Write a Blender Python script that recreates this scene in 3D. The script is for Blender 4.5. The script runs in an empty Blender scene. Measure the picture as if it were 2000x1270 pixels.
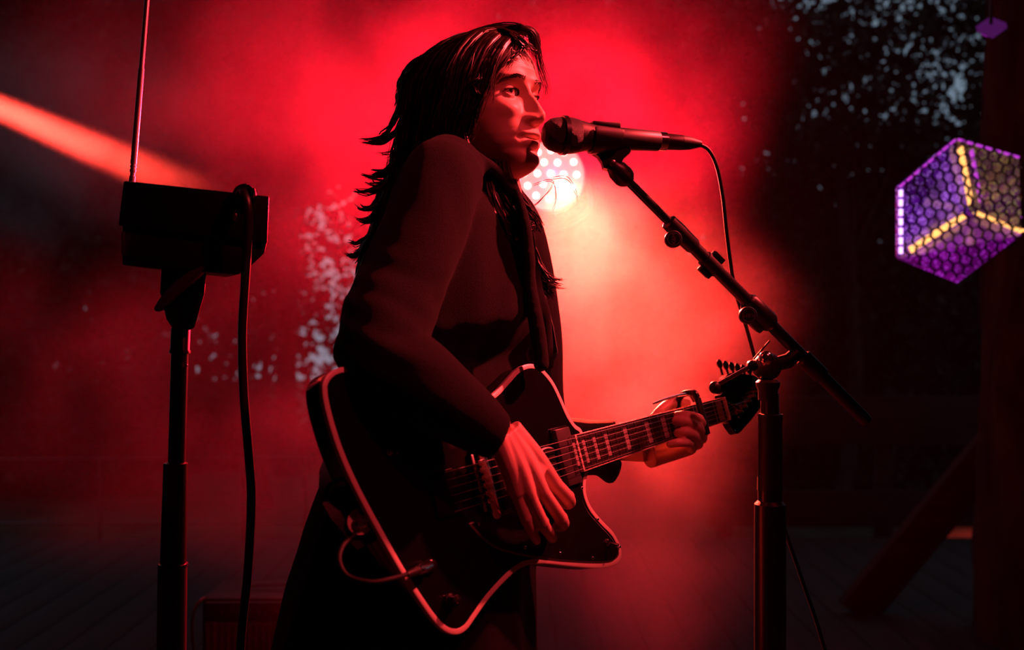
import bpy, bmesh, math, random
import numpy as np
from mathutils import Vector, Matrix, Quaternion, noise as mnoise

R = random.Random(7)
scene = bpy.context.scene
COL = scene.collection

# ------------------------------------------------------------------ camera
CAM_Z, F = 1.15, 2000.0
cam_data = bpy.data.cameras.new('camera')
cam_data.sensor_width = 36.0
cam_data.lens = 36.0
cam_data.clip_start = 0.02
cam_data.dof.use_dof = True
cam_data.dof.focus_distance = 1.62
cam_data.dof.aperture_fstop = 3.2
cam = bpy.data.objects.new('camera', cam_data)
COL.objects.link(cam)
cam.location = (0, 0, CAM_Z)
cam.rotation_euler = (math.pi / 2, 0, 0)
scene.camera = cam

# ------------------------------------------------------------------ dusk sky
world = bpy.data.worlds.new('dusk_sky')
scene.world = world
world.use_nodes = True
bg = world.node_tree.nodes['Background']
bg.inputs[0].default_value = (0.55, 0.76, 1.0, 1)
bg.inputs[1].default_value = 0.27

# ------------------------------------------------------------------ view
vs = scene.view_settings
vs.view_transform = 'Standard'
vs.look = 'None'
vs.exposure = 0.0
vs.gamma = 1.0
vs.use_curve_mapping = False
cy = scene.cycles
cy.use_denoising = True
cy.volume_bounces = 0
cy.max_bounces = 5
cy.diffuse_bounces = 2
cy.volume_step_rate = 12.0
cy.sample_clamp_indirect = 4.0

def P(x, y, d):
    """photo pixel at distance d in front of the camera -> point in the place"""
    return Vector(((x - 1000) / F * d, d, CAM_Z - (y - 635) / F * d))

# ------------------------------------------------------------------ stage lamps
def spot(name, loc, target, power, color, angle, blend=0.5, radius=0.01):
    l = bpy.data.lights.new(name, 'SPOT')
    l.energy = power
    l.color = color
    l.spot_size = math.radians(angle)
    l.spot_blend = blend
    l.shadow_soft_size = radius
    o = bpy.data.objects.new(name, l)
    COL.objects.link(o)
    o.location = loc
    o.rotation_euler = (Vector(target) - Vector(loc)).to_track_quat('-Z', 'Y').to_euler()
    return o

RED = (1.0, 0.030, 0.030)
PAR_D = 3.45
PAR = P(1075, 342, PAR_D)                       # the can behind the singer
spot('back_can_light', PAR + Vector((0, -0.05, 0)), (0.15, 0, 1.05), 1350, (1, 0.006, 0.022), 146, 0.7, 0.006)
spot('back_can_hot_light', PAR + Vector((0.012, -0.05, -0.012)), (0.42, 1.9, 0.78), 2300, (1, 0.080, 0.034), 54, 1.0, 0.006)
BEAM_A = P(-420, 30, 4.1)
spot('side_beam_light', BEAM_A, P(420, 392, 4.9), 42000, (1, 0.045, 0.028), 8.0, 1.0, 0.02)
# front wash hung over the stage edge, high on the singer's far side
spot('front_wash_light', (1.70, 1.95, 2.75), (0.0, 1.6, 1.46), 1150, (1, 0.05, 0.055), 33, 1.0, 0.05)
spot('stage_front_light', (1.15, 0.70, 2.75), (-0.05, 1.4, 0.98), 95, (1, 0.04, 0.06), 36, 0.8, 0.05)

# ------------------------------------------------------------------ materials
MATS = {}
def mat(name, color, rough=0.5, metal=0.0, spec=0.5, vary=0.15, scale=30.0, bump=0.0, bscale=None,
        emit=None, estr=0.0, sheen=0.0, coat=0.0, stretch=None, trans=0.0):
    if name in MATS:
        return MATS[name]
    m = bpy.data.materials.new(name)
    m.use_nodes = True
    nt = m.node_tree
    b = nt.nodes['Principled BSDF']
    tc = nt.nodes.new('ShaderNodeTexCoord')
    src = tc.outputs['Object']
    if stretch:
        mp = nt.nodes.new('ShaderNodeMapping')
        mp.inputs['Scale'].default_value = stretch
        nt.links.new(src, mp.inputs[0]); src = mp.outputs[0]
    nz = nt.nodes.new('ShaderNodeTexNoise')
    nz.inputs['Scale'].default_value = scale
    nz.inputs['Detail'].default_value = 4
    nt.links.new(src, nz.inputs['Vector'])
    rp = nt.nodes.new('ShaderNodeValToRGB')
    lo = [c * (1 - vary) for c in color]; hi = [min(1, c * (1 + vary)) for c in color]
    rp.color_ramp.elements[0].position = 0.3; rp.color_ramp.elements[0].color = (*lo, 1)
    rp.color_ramp.elements[1].position = 0.7; rp.color_ramp.elements[1].color = (*hi, 1)
    nt.links.new(nz.outputs[0], rp.inputs[0])
    nt.links.new(rp.outputs[0], b.inputs['Base Color'])
    b.inputs['Roughness'].default_value = rough
    b.inputs['Metallic'].default_value = metal
    b.inputs['Specular IOR Level'].default_value = spec
    b.inputs['Coat Weight'].default_value = coat
    b.inputs['Coat Roughness'].default_value = 0.08
    b.inputs['Sheen Weight'].default_value = sheen
    b.inputs['Sheen Roughness'].default_value = 0.5
    b.inputs['Transmission Weight'].default_value = trans
    if emit:
        b.inputs['Emission Color'].default_value = (*emit, 1)
        b.inputs['Emission Strength'].default_value = estr
        if name != 'amber_led': m.cycles.emission_sampling = 'NONE'
    if bump:
        n2 = nt.nodes.new('ShaderNodeTexNoise')
        n2.inputs['Scale'].default_value = bscale or scale * 4
        n2.inputs['Detail'].default_value = 3
        nt.links.new(src, n2.inputs['Vector'])
        bp = nt.nodes.new('ShaderNodeBump')
        bp.inputs['Strength'].default_value = bump
        bp.inputs['Distance'].default_value = 0.002
        nt.links.new(n2.outputs[0], bp.inputs['Height'])
        nt.links.new(bp.outputs[0], b.inputs['Normal'])
    MATS[name] = m
    return m

# ------------------------------------------------------------------ mesh building
class MB:
    def __init__(s): s.v = []; s.f = []
    def add(s, v, f):
        o = len(s.v); s.v += [Vector(p) for p in v]; s.f += [tuple(i + o for i in q) for q in f]; return s
    def tube(s, pts, rad, n=10, cap=True, squash=1.0, up=None):
        pts = [Vector(p) for p in pts]
        if not hasattr(rad, '__len__'): rad = [rad] * len(pts)
        v, f = [], []
        t0 = (pts[1] - pts[0]).normalized()
        ref = Vector(up) if up else (Vector((0, 0, 1)) if abs(t0.z) < 0.9 else Vector((1, 0, 0)))
        a = (ref - t0 * ref.dot(t0)).normalized()
        for i, p in enumerate(pts):
            t = (pts[min(i + 1, len(pts) - 1)] - pts[max(i - 1, 0)])
            t = t.normalized() if t.length > 1e-9 else t0
            a = (a - t * a.dot(t)).normalized(); b = t.cross(a)
            for k in range(n):
                w = 2 * math.pi * k / n
                v.append(p + a * math.cos(w) * rad[i] * squash + b * math.sin(w) * rad[i])
        for i in range(len(pts) - 1):
            for k in range(n):
                k2 = (k + 1) % n
                f.append((i * n + k, i * n + k2, (i + 1) * n + k2, (i + 1) * n + k))
        if cap:
            f.append(tuple(range(n - 1, -1, -1))); f.append(tuple((len(pts) - 1) * n + k for k in range(n)))
        return s.add(v, f)
    def lathe(s, a, axis, prof, n=24):
        """prof: list of (distance along the axis, radius)"""
        axis = Vector(axis).normalized(); a = Vector(a)
        ref = Vector((0, 0, 1)) if abs(axis.z) < 0.9 else Vector((1, 0, 0))
        e1 = (ref - axis * ref.dot(axis)).normalized(); e2 = axis.cross(e1)
        v, f = [], []
        for (d, r) in prof:
            for k in range(n):
                w = 2 * math.pi * k / n
                v.append(a + axis * d + (e1 * math.cos(w) + e2 * math.sin(w)) * max(r, 1e-5))
        for i in range(len(prof) - 1):
            for k in range(n):
                k2 = (k + 1) % n
                f.append((i * n + k, i * n + k2, (i + 1) * n + k2, (i + 1) * n + k))
        f.append(tuple(range(n - 1, -1, -1))); f.append(tuple((len(prof) - 1) * n + k for k in range(n)))
        return s.add(v, f)
    def box(s, c, ex, ey, ez, bev=0.0):
        """c centre; ex, ey, ez half-extent vectors; bevelled edges"""
        bm = bmesh.new(); bmesh.ops.create_cube(bm, size=2)
        c, ex, ey, ez = map(Vector, (c, ex, ey, ez))
        L = (ex.length, ey.length, ez.length)
        for q in bm.verts: q.co = Vector((q.co.x * L[0], q.co.y * L[1], q.co.z * L[2]))
        if bev: bmesh.ops.bevel(bm, geom=bm.edges[:], offset=bev, segments=2, affect='EDGES', profile=0.5)
        X, Y, Z = ex.normalized(), ey.normalized(), ez.normalized()
        bm.verts.index_update()
        s.add([c + X * q.co.x + Y * q.co.y + Z * q.co.z for q in bm.verts], [[q.index for q in fa.verts] for fa in bm.faces])
        bm.free(); return s
    def ball(s, c, r, seg=16, rings=10, ax=None):
        c = Vector(c); v, f = [], []
        if not hasattr(r, '__len__'): r = (r, r, r)
        ax = ax or (Vector((1, 0, 0)), Vector((0, 1, 0)), Vector((0, 0, 1)))
        for i in range(rings + 1):
            th = math.pi * i / rings
            for k in range(seg):
                w = 2 * math.pi * k / seg
                st = max(math.sin(th), 1e-4)
                v.append(c + ax[0] * r[0] * st * math.cos(w) + ax[1] * r[1] * st * math.sin(w) + ax[2] * r[2] * math.cos(th))
        for i in range(rings):
            for k in range(seg):
                k2 = (k + 1) % seg
                f.append((i * seg + k, i * seg + k2, (i + 1) * seg + k2, (i + 1) * seg + k))
        f.append(tuple(range(seg - 1, -1, -1))); f.append(tuple(rings * seg + k for k in range(seg)))
        return s.add(v, f)
    def prism(s, loop, off, bev=0.0):
        """closed loop of points extruded by the vector off"""
        n = len(loop); off = Vector(off)
        v = [Vector(p) for p in loop] + [Vector(p) + off for p in loop]
        f = [tuple(range(n)), tuple(range(2 * n - 1, n - 1, -1))]
        for k in range(n):
            k2 = (k + 1) % n
            f.append((k, n + k, n + k2, k2))
        return s.add(v, f)
    def build(s, name, material, parent=None, smooth=True, flat_angle=40, recalc=True):
        base = parent_origin(parent)
        me = bpy.data.meshes.new(name)
        me.from_pydata([tuple(p - base) for p in s.v], [], s.f)
        if recalc:
            bm = bmesh.new(); bm.from_mesh(me); bmesh.ops.recalc_face_normals(bm, faces=bm.faces[:]); bm.to_mesh(me); bm.free()
        me.materials.append(material)
        if smooth:
            me.shade_smooth()
            if flat_angle and flat_angle < 180:
                try: me.set_sharp_from_angle(angle=math.radians(flat_angle))
                except Exception: pass
        o = bpy.data.objects.new(name, me)
        COL.objects.link(o)
        if parent: o.parent = parent
        return o

def parent_origin(p):
    o = Vector((0, 0, 0))
    while p is not None:
        o += p.location; p = p.parent
    return o

def tag(o, label=None, cat=None, group=None, kind=None):
    if label: o['label'] = label
    if cat: o['category'] = cat
    if group: o['group'] = group
    if kind: o['kind'] = kind
    return o

def thing(name, loc, label, cat, group=None):
    o = bpy.data.objects.new(name, None)
    o.empty_display_size = 0.05
    COL.objects.link(o); o.location = loc
    return tag(o, label, cat, group)

def spline(pts, n=40, closed=False):
    """Catmull-Rom through points (Vectors or tuples)"""
    pts = [Vector(p) for p in pts]; m = len(pts); out = []
    segs = m if closed else m - 1
    for i in range(segs):
        if closed: p0, p1, p2, p3 = (pts[(i + k - 1) % m] for k in range(4))
        else: p0, p1, p2, p3 = pts[max(i - 1, 0)], pts[i], pts[i + 1], pts[min(i + 2, m - 1)]
        k = max(1, n // segs)
        for j in range(k):
            t = j / k
            out.append(0.5 * ((2 * p1) + (p2 - p0) * t + (2 * p0 - 5 * p1 + 4 * p2 - p3) * t * t + (3 * p1 - p0 - 3 * p2 + p3) * t ** 3))
    if not closed: out.append(pts[-1])
    return out

def remesh(mb, voxel, smooth_it=0, name='tmp'):
    """union of overlapping closed shapes -> one continuous surface (verts, faces)"""
    me = bpy.data.meshes.new(name); me.from_pydata([tuple(p) for p in mb.v], [], mb.f)
    o = bpy.data.objects.new(name, me); COL.objects.link(o)
    md = o.modifiers.new('r', 'REMESH'); md.mode = 'VOXEL'; md.voxel_size = voxel; md.adaptivity = 0
    if smooth_it:
        sm = o.modifiers.new('s', 'SMOOTH'); sm.iterations = smooth_it; sm.factor = 0.5
    dg = bpy.context.evaluated_depsgraph_get(); dg.update()
    ev = o.evaluated_get(dg); em = ev.to_mesh()
    nv = len(em.vertices); co = np.empty(nv * 3, 'f'); em.vertices.foreach_get('co', co)
    faces = [tuple(p.vertices) for p in em.polygons]
    ev.to_mesh_clear(); bpy.data.objects.remove(o); bpy.data.meshes.remove(me)
    return co.reshape(-1, 3), faces

def np_build(name, co, faces, material, parent=None):
    base = parent_origin(parent)
    me = bpy.data.meshes.new(name)
    me.from_pydata((co - np.array(base)).tolist(), [], faces)
    me.materials.append(material); me.shade_smooth()
    o = bpy.data.objects.new(name, me); COL.objects.link(o)
    if parent: o.parent = parent
    return o

def dup(o, parent=None, delta=None):
    c = o.copy(); COL.objects.link(c)
    if parent is not None: c.parent = parent
    if delta is not None: c.location = o.location + Vector(delta)
    return c

def interp(x, pts):
    xs = [p[0] for p in pts]; ys = [p[1] for p in pts]
    if xs[0] > xs[-1]: xs, ys = xs[::-1], ys[::-1]
    return float(np.interp(x, xs, ys))

# ------------------------------------------------------------------ shared materials
BLACKP = mat('black_plastic', (0.012, 0.012, 0.013), 0.42, 0, 0.4)
BLACKM = mat('black_powder_coat', (0.010, 0.010, 0.011), 0.32, 0.0, 0.5, bump=0.05)
RUBBER = mat('black_rubber', (0.010, 0.010, 0.010), 0.5, 0, 0.4)
CHROME = mat('chrome', (0.8, 0.8, 0.8), 0.14, 1.0)
STEEL = mat('dull_steel', (0.45, 0.45, 0.45), 0.3, 1.0)
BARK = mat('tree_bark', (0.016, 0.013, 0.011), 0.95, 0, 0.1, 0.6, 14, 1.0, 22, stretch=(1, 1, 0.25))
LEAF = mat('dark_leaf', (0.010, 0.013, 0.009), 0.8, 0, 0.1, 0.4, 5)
WOOD = mat('weathered_timber', (0.014, 0.011, 0.009), 0.85, 0, 0.15, 0.4, 12, 0.4, 40, stretch=(0.3, 3, 3))

# ------------------------------------------------------------------ ground, stage floor
def slab(name, x0, x1, y0, y1, z0, z1, m, kind='structure', label=None, cat=None):
    o = MB().box(((x0 + x1) / 2, (y0 + y1) / 2, (z0 + z1) / 2), ((x1 - x0) / 2, 0, 0), (0, (y1 - y0) / 2, 0), (0, 0, (z1 - z0) / 2), 0.004).build(name, m)
    return tag(o, label, cat, kind=kind)
FLOORM = mat('stage_board', (0.011, 0.010, 0.010), 0.7, 0, 0.25, 0.3, 8, 0.3, 30, stretch=(4, 0.5, 1))
floor = slab('floor', -3.2, 3.2, -1.0, 5.5, -0.05, -0.006, FLOORM, label='dark plank stage floor behind the singer', cat='floor')
plank0 = None
for k in range(40):                              # boards laid side by side, small open joints
    x = -3.12 + k * 0.16
    if plank0 is None:
        plank0 = MB().box((x, 2.25, -0.003), (0.077, 0, 0), (0, 3.24, 0), (0, 0, 0.003), 0.001).build('plank', FLOORM, floor)
    else:
        dup(plank0, floor, (k * 0.16, 0, 0))
GRASS = mat('trodden_grass', (0.020, 0.022, 0.014), 0.95, 0, 0.1, 0.5, 2.5, 0.6, 20)
slab('ground', -16, 16, -9, 30, -0.60, -0.45, GRASS, label='dark grass ground around the stage', cat='ground')
slab('trim_1', -3.2, 3.2, 5.5, 5.54, -0.45, 0.0, WOOD, label='dark timber fascia at back edge of stage floor', cat='fascia')

# low timber board fence far right behind the stage, and the thin railing on the left
fence = thing('board_fence', (1.9, 5.75, -0.45), 'low horizontal board fence in the dark behind the microphone stand', 'fence')
for k, zc in enumerate((0.615, 0.12)):
    MB().box((2.15, 5.75, zc), (1.05, 0, 0), (0, 0.018, 0), (0, 0, 0.135 if k == 0 else 0.10), 0.004).build('board', WOOD, fence)
for x in (1.2, 2.1, 3.0):
    MB().box((x, 5.80, 0.12), (0.045, 0, 0), (0, 0.03, 0), (0, 0, 0.57), 0.004).build('post', WOOD, fence)

rail = thing('stage_railing', (-1.7, 5.42, 0.0), 'thin low metal railing behind the amplifier at left', 'railing')
zr = P(600, 890, 5.42).z
MB().tube([(-3.0, 5.42, zr - 0.02), (-0.2, 5.42, zr)], 0.004, 8).build('top_rail', BLACKM, rail)
MB().tube([(-3.0, 5.42, 0.10), (-0.2, 5.42, 0.10)], 0.007, 8).build('lower_rail', BLACKM, rail)
for px in (-60, 195, 475, 596, 900):
    x = P(px, 900, 5.42).x
    MB().tube([(x, 5.42, -0.0), (x, 5.42, zr - 0.012)], 0.008, 8).build('post', BLACKM, rail)
    MB().box((x, 5.405, P(0, 940, 5.4).z), (0.012, 0, 0), (0, 0.006, 0), (0, 0, 0.030), 0.002).build('bracket', BLACKM, rail)

# timber brace leaning up to the trunk
br_a, br_b = P(1560, 1330, 4.1), P(2010, 790, 4.0)
br_a = br_a + (br_a - br_b) * ((br_a.z + 0.0) / (br_b.z - br_a.z))
d = (br_b - br_a).normalized()
tag(MB().box((br_a + br_b) / 2, (br_b - br_a) / 2, Vector((0, 0.03, 0)), d.cross(Vector((0, 1, 0))) * 0.075, 0.004)
    .build('timber_brace', WOOD), 'dark timber brace slanting from the floor up to the tree trunk', 'brace')

# ------------------------------------------------------------------ trees
def leaf_cloud(n, centre, radii, size, rnd, hollow=0.0, clip=None):
    """n leaf quads (two triangles folded on the midrib) in an ellipsoid"""
    g = np.random.default_rng(rnd)
    d = g.normal(size=(n, 3)); d /= np.linalg.norm(d, axis=1)[:, None]
    r = (hollow + (1 - hollow) * g.random(n)) ** (1 / 2.2)
    # clumps: pull leaves towards random twig ends
    tw = g.normal(size=(max(8, n // 60), 3)); tw /= np.linalg.norm(tw, axis=1)[:, None]
    tw *= (g.random(len(tw)) ** (1 / 2.4))[:, None]
    base = d * r[:, None]
    pick = tw[g.integers(0, len(tw), n)]
    wgt = (g.random(n) < 0.6)[:, None]
    p = np.where(wgt, pick + g.normal(size=(n, 3)) * 0.07, base) * np.array(radii) + np.array(centre)
    if clip is not None: p = p[clip(p)]
    n = len(p)
    a = g.normal(size=(n, 3)); a /= np.linalg.norm(a, axis=1)[:, None]
    b = np.cross(a, g.normal(size=(n, 3))); b /= np.linalg.norm(b, axis=1)[:, None]
    c = np.cross(a, b)
    s = (size * (0.6 + 0.8 * g.random(n)))[:, None]
    v = np.empty((n, 4, 3))
    v[:, 0] = p; v[:, 1] = p + a * s * 0.5 + b * s * 0.32 + c * s * 0.08
    v[:, 2] = p + a * s; v[:, 3] = p + a * s * 0.5 - b * s * 0.32 + c * s * 0.08
    return v.reshape(-1, 3)

def leaves_obj(name, v, parent):
    n = len(v) // 4
    me = bpy.data.meshes.new(name)
    base = np.array(parent_origin(parent))
    me.vertices.add(n * 4); me.vertices.foreach_set('co', (v - base).ravel())
    me.loops.add(n * 4); me.loops.foreach_set('vertex_index', np.arange(n * 4, dtype='i'))
    me.polygons.add(n); me.polygons.foreach_set('loop_start', np.arange(n, dtype='i') * 4)
    me.update(calc_edges=True); me.validate()
    me.materials.append(LEAF)
    o = bpy.data.objects.new(name, me); COL.objects.link(o); o.parent = parent
    o['kind'] = 'stuff'
    return o

def tree(base, crown, radii, n, size, seed, label, trunk_r=0.12, branches=7):
    t = thing('tree', base, label, 'tree', None)
    rr = random.Random(seed); base = Vector(base); crown = Vector(crown)
    path = spline([base, base.lerp(crown, 0.35) + Vector((rr.uniform(-.15, .15), 0, 0)), base.lerp(crown, 0.75), crown + Vector((0, 0, radii[2] * 0.5))], 12)
    MB().tube(path, [trunk_r * (1 - 0.75 * i / (len(path) - 1)) for i in range(len(path))], 10).build('trunk', BARK, t)
    for k in range(branches):
        q = path[int(len(path) * rr.uniform(0.4, 0.9))]
        w = rr.uniform(0, 6.28)
        e = crown + Vector((math.cos(w) * radii[0] * 0.8, math.sin(w) * radii[1] * 0.8, rr.uniform(-.3, .8) * radii[2]))
        m = q.lerp(e, 0.5) + Vector((0, 0, 0.15))
        MB().tube(spline([q, m, e], 8), [trunk_r * 0.35, trunk_r * .28, trunk_r * .22, trunk_r * .16, trunk_r * .12, trunk_r * .1, trunk_r * .08, trunk_r * .06, .004][:len(spline([q, m, e], 8))], 6).build('branch', BARK, t)
    leaves_obj('foliage', leaf_cloud(n, crown, radii, size, seed), t)
    return t

G0 = -0.45
def crown_at(px, py, d): return P(px, py, d)
def put_tree(px, py, d, rx, ry, rz, n, size, seed, label, tr=0.14):
    c = P(px, py, d); return tree((c.x, c.y, G0), c, (rx, ry, rz), n, size, seed, label, tr)
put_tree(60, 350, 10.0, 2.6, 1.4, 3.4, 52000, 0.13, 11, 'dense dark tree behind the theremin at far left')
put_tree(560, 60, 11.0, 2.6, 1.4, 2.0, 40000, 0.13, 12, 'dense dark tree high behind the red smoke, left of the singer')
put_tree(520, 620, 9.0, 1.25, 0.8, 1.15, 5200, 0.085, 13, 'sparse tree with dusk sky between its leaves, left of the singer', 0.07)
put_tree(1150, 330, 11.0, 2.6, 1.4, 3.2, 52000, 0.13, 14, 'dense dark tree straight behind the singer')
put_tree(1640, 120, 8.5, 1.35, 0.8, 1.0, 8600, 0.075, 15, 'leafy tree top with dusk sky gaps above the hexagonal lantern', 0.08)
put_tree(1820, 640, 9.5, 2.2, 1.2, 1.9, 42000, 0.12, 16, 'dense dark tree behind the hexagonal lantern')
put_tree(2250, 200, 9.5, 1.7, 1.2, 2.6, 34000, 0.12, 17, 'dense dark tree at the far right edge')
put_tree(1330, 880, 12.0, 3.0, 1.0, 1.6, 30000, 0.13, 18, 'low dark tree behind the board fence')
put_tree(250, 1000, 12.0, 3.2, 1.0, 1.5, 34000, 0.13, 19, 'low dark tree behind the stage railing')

# thick old trunk at the right edge carrying the lantern
tr = thing('old_tree', (1.95, 3.75, G0), 'thick rough-barked old tree at the right edge behind the hexagonal lantern', 'tree')
tm = MB()
tp = [Vector((1.95, 3.75, G0)), Vector((1.94, 3.75, 0.3)), Vector((1.93, 3.74, 1.2)), Vector((1.96, 3.76, 2.4)), Vector((2.05, 3.8, 4.2))]
tm.tube(spline(tp, 60), [0.24 - 0.07 * i / 60 for i in range(61)], 40)
for v in tm.v:
    c = Vector((1.95, 3.75, v.z)); dd = (v - c); ang = math.atan2(dd.y, dd.x)
    k = mnoise.noise(Vector((math.cos(ang) * 3.5, math.sin(ang) * 3.5, v.z * 1.6))) + 0.6 * mnoise.noise(Vector((math.cos(ang) * 9, math.sin(ang) * 9, v.z * 5)))
    v.x += dd.x * 0.16 * k; v.y += dd.y * 0.16 * k
tm.build('trunk', BARK, tr, flat_angle=180)

# ------------------------------------------------------------------ added roof, drapes and posts (out of frame, blocking dusk light)
BLOCKM = mat('black_blocker_sheet', (0.012, 0.012, 0.013), 0.8, 0, 0.1)
slab('ceiling_blocker', -3.4, 3.4, -2.0, 5.2, 3.75, 3.80, BLOCKM, label='added black sheet over the stage, blocking dusk light', cat='light blocker')  # added overhead, unseen, to keep sky light off smoke and stage
BLOCK_DRAPE = mat('black_blocker_drape', (0.010, 0.010, 0.011), 0.95, 0, 0.05)
dr = MB(); nd = 120                                                   # pleated drape added unseen behind the camera to stop dusk fill
for i in range(nd + 1):
    x = -3.35 + 6.7 * i / nd; y = -1.3 + 0.05 * math.sin(i * 1.3)
    dr.v += [Vector((x, y, -0.006)), Vector((x, y, 3.75)), Vector((x, y - 0.004, 3.75)), Vector((x, y - 0.004, -0.006))]
for i in range(nd):
    for k in range(4): dr.f.append((i * 4 + k, i * 4 + (k + 1) % 4, (i + 1) * 4 + (k + 1) % 4, (i + 1) * 4 + k))
tag(dr.build('wall_wing_blocker', BLOCK_DRAPE, flat_angle=180), 'added black pleated drape behind the camera, blocking dusk light', 'curtain', kind='structure')
dr2 = MB()  # unseen side drape added to keep sky out of the guitar's reflections
for i in range(nd + 1):
    y = -1.3 + 5.6 * i / nd; x = 3.30 + 0.05 * math.sin(i * 1.3)
    dr2.v += [Vector((x, y, -0.006)), Vector((x, y, 3.75)), Vector((x + 0.004, y, 3.75)), Vector((x + 0.004, y, -0.006))]
dr2.f = list(dr.f)
dr3 = MB(); dr3.f = list(dr.f); dr3.v = [Vector((-v.x, v.y, v.z)) for v in dr2.v]  # mirrored drape added at left to keep dusk grey out of the smoke
tag(dr3.build('wall_left_blocker', BLOCK_DRAPE, flat_angle=180), 'added black pleated drape at left, blocking dusk light', 'curtain', kind='structure')
tag(dr2.build('wall_right_blocker', BLOCK_DRAPE, flat_angle=180), 'added black pleated drape at right, blocking sky reflections', 'curtain', kind='structure')
for (x, y) in ((-3.3, -1.9), (3.3, -1.9)):  # unseen posts added under the light-blocking roof
    slab('trim_blocker_post', x - 0.06, x + 0.06, y - 0.06, y + 0.06, -0.45, 3.75, BLACKM, label='added black post of the light-blocking roof at the ' + ('left' if x < 0 else 'right') + ' wing corner', cat='post')

# ------------------------------------------------------------------ stage smoke (a fog grid)
def smoke(name, lo, hi, vox, puffs, base, gain, nscale, label):
    vd = bpy.data.volumes.new(name)
    o = bpy.data.objects.new(name, vd); COL.objects.link(o)
    ng = bpy.data.node_groups.new(name, 'GeometryNodeTree')
    ng.interface.new_socket('Geometry', in_out='INPUT', socket_type='NodeSocketGeometry')
    ng.interface.new_socket('Geometry', in_out='OUTPUT', socket_type='NodeSocketGeometry')
    N, Lk = ng.nodes, ng.links
    out = N.new('NodeGroupOutput')
    vc = N.new('GeometryNodeVolumeCube')
    vc.inputs['Min'].default_value = lo; vc.inputs['Max'].default_value = hi
    for k, ax in enumerate('XYZ'): vc.inputs['Resolution ' + ax].default_value = int((hi[k] - lo[k]) / vox)
    pos = N.new('GeometryNodeInputPosition').outputs[0]
    def m_(op, a, b=None):
        n = N.new('ShaderNodeMath'); n.operation = op
        for i, q in enumerate((a, b)):
            if q is None: continue
            if isinstance(q, (int, float)): n.inputs[i].default_value = q
            else: Lk.new(q, n.inputs[i])
        return n.outputs[0]
    # positions are pushed about by a slow noise so that the puffs have torn edges
    wz = N.new('ShaderNodeTexNoise'); wz.inputs['Scale'].default_value = 1.5; wz.inputs['Detail'].default_value = 3
    Lk.new(pos, wz.inputs['Vector'])
    sb = N.new('ShaderNodeVectorMath'); sb.operation = 'SUBTRACT'; Lk.new(wz.outputs['Color'], sb.inputs[0]); sb.inputs[1].default_value = (0.5, 0.5, 0.5)
    sc = N.new('ShaderNodeVectorMath'); sc.operation = 'SCALE'; Lk.new(sb.outputs[0], sc.inputs[0]); sc.inputs['Scale'].default_value = 0.55
    ad = N.new('ShaderNodeVectorMath'); ad.operation = 'ADD'; Lk.new(pos, ad.inputs[0]); Lk.new(sc.outputs[0], ad.inputs[1])
    wpos = ad.outputs[0]
    total = None
    for (c, r, amp) in puffs:
        s1 = N.new('ShaderNodeVectorMath'); s1.operation = 'SUBTRACT'; Lk.new(wpos, s1.inputs[0]); s1.inputs[1].default_value = c
        s2 = N.new('ShaderNodeVectorMath'); s2.operation = 'DIVIDE'; Lk.new(s1.outputs[0], s2.inputs[0]); s2.inputs[1].default_value = r
        ln = N.new('ShaderNodeVectorMath'); ln.operation = 'LENGTH'; Lk.new(s2.outputs[0], ln.inputs[0])
        mr = N.new('ShaderNodeMapRange'); mr.interpolation_type = 'SMOOTHSTEP'
        mr.inputs['From Min'].default_value = 1.0; mr.inputs['From Max'].default_value = 0.3
        mr.inputs['To Min'].default_value = 0; mr.inputs['To Max'].default_value = amp
        Lk.new(ln.outputs['Value'], mr.inputs['Value'])
        total = mr.outputs[0] if total is None else m_('ADD', total, mr.outputs[0])
    nz = N.new('ShaderNodeTexNoise'); nz.inputs['Scale'].default_value = nscale
    nz.inputs['Detail'].default_value = 5; nz.inputs['Roughness'].default_value = 0.6; nz.inputs['Distortion'].default_value = 0.8
    Lk.new(pos, nz.inputs['Vector'])
    mr = N.new('ShaderNodeMapRange'); mr.inputs['From Min'].default_value = 0.36; mr.inputs['From Max'].default_value = 0.63
    mr.inputs['To Min'].default_value = 0.02; mr.inputs['To Max'].default_value = 2.1
    Lk.new(nz.outputs[0], mr.inputs['Value'])
    dens = m_('ADD', m_('MULTIPLY', m_('MULTIPLY', total, mr.outputs[0]), gain), base)
    dens = m_('MAXIMUM', dens, 0.0)
    Lk.new(dens, vc.inputs['Density'])
    m = bpy.data.materials.new(name); m.use_nodes = True
    nt = m.node_tree; nt.nodes.clear()
    mo = nt.nodes.new('ShaderNodeOutputMaterial'); vol = nt.nodes.new('ShaderNodeVolumeScatter')
    at = nt.nodes.new('ShaderNodeAttribute'); at.attribute_name = 'density'
    vol.inputs['Color'].default_value = (0.95, 0.95, 0.95, 1)
    nt.links.new(at.outputs['Fac'], vol.inputs['Density']); nt.links.new(vol.outputs[0], mo.inputs['Volume'])
    sm = N.new('GeometryNodeSetMaterial'); sm.inputs['Material'].default_value = m
    Lk.new(vc.outputs[0], sm.inputs[0]); Lk.new(sm.outputs[0], out.inputs[0])
    vd.materials.append(m)
    md = o.modifiers.new('fog', 'NODES'); md.node_group = ng
    vd.render.space = 'WORLD'; vd.render.step_size = 0.22
    return tag(o, label, 'smoke', kind='stuff')

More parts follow.
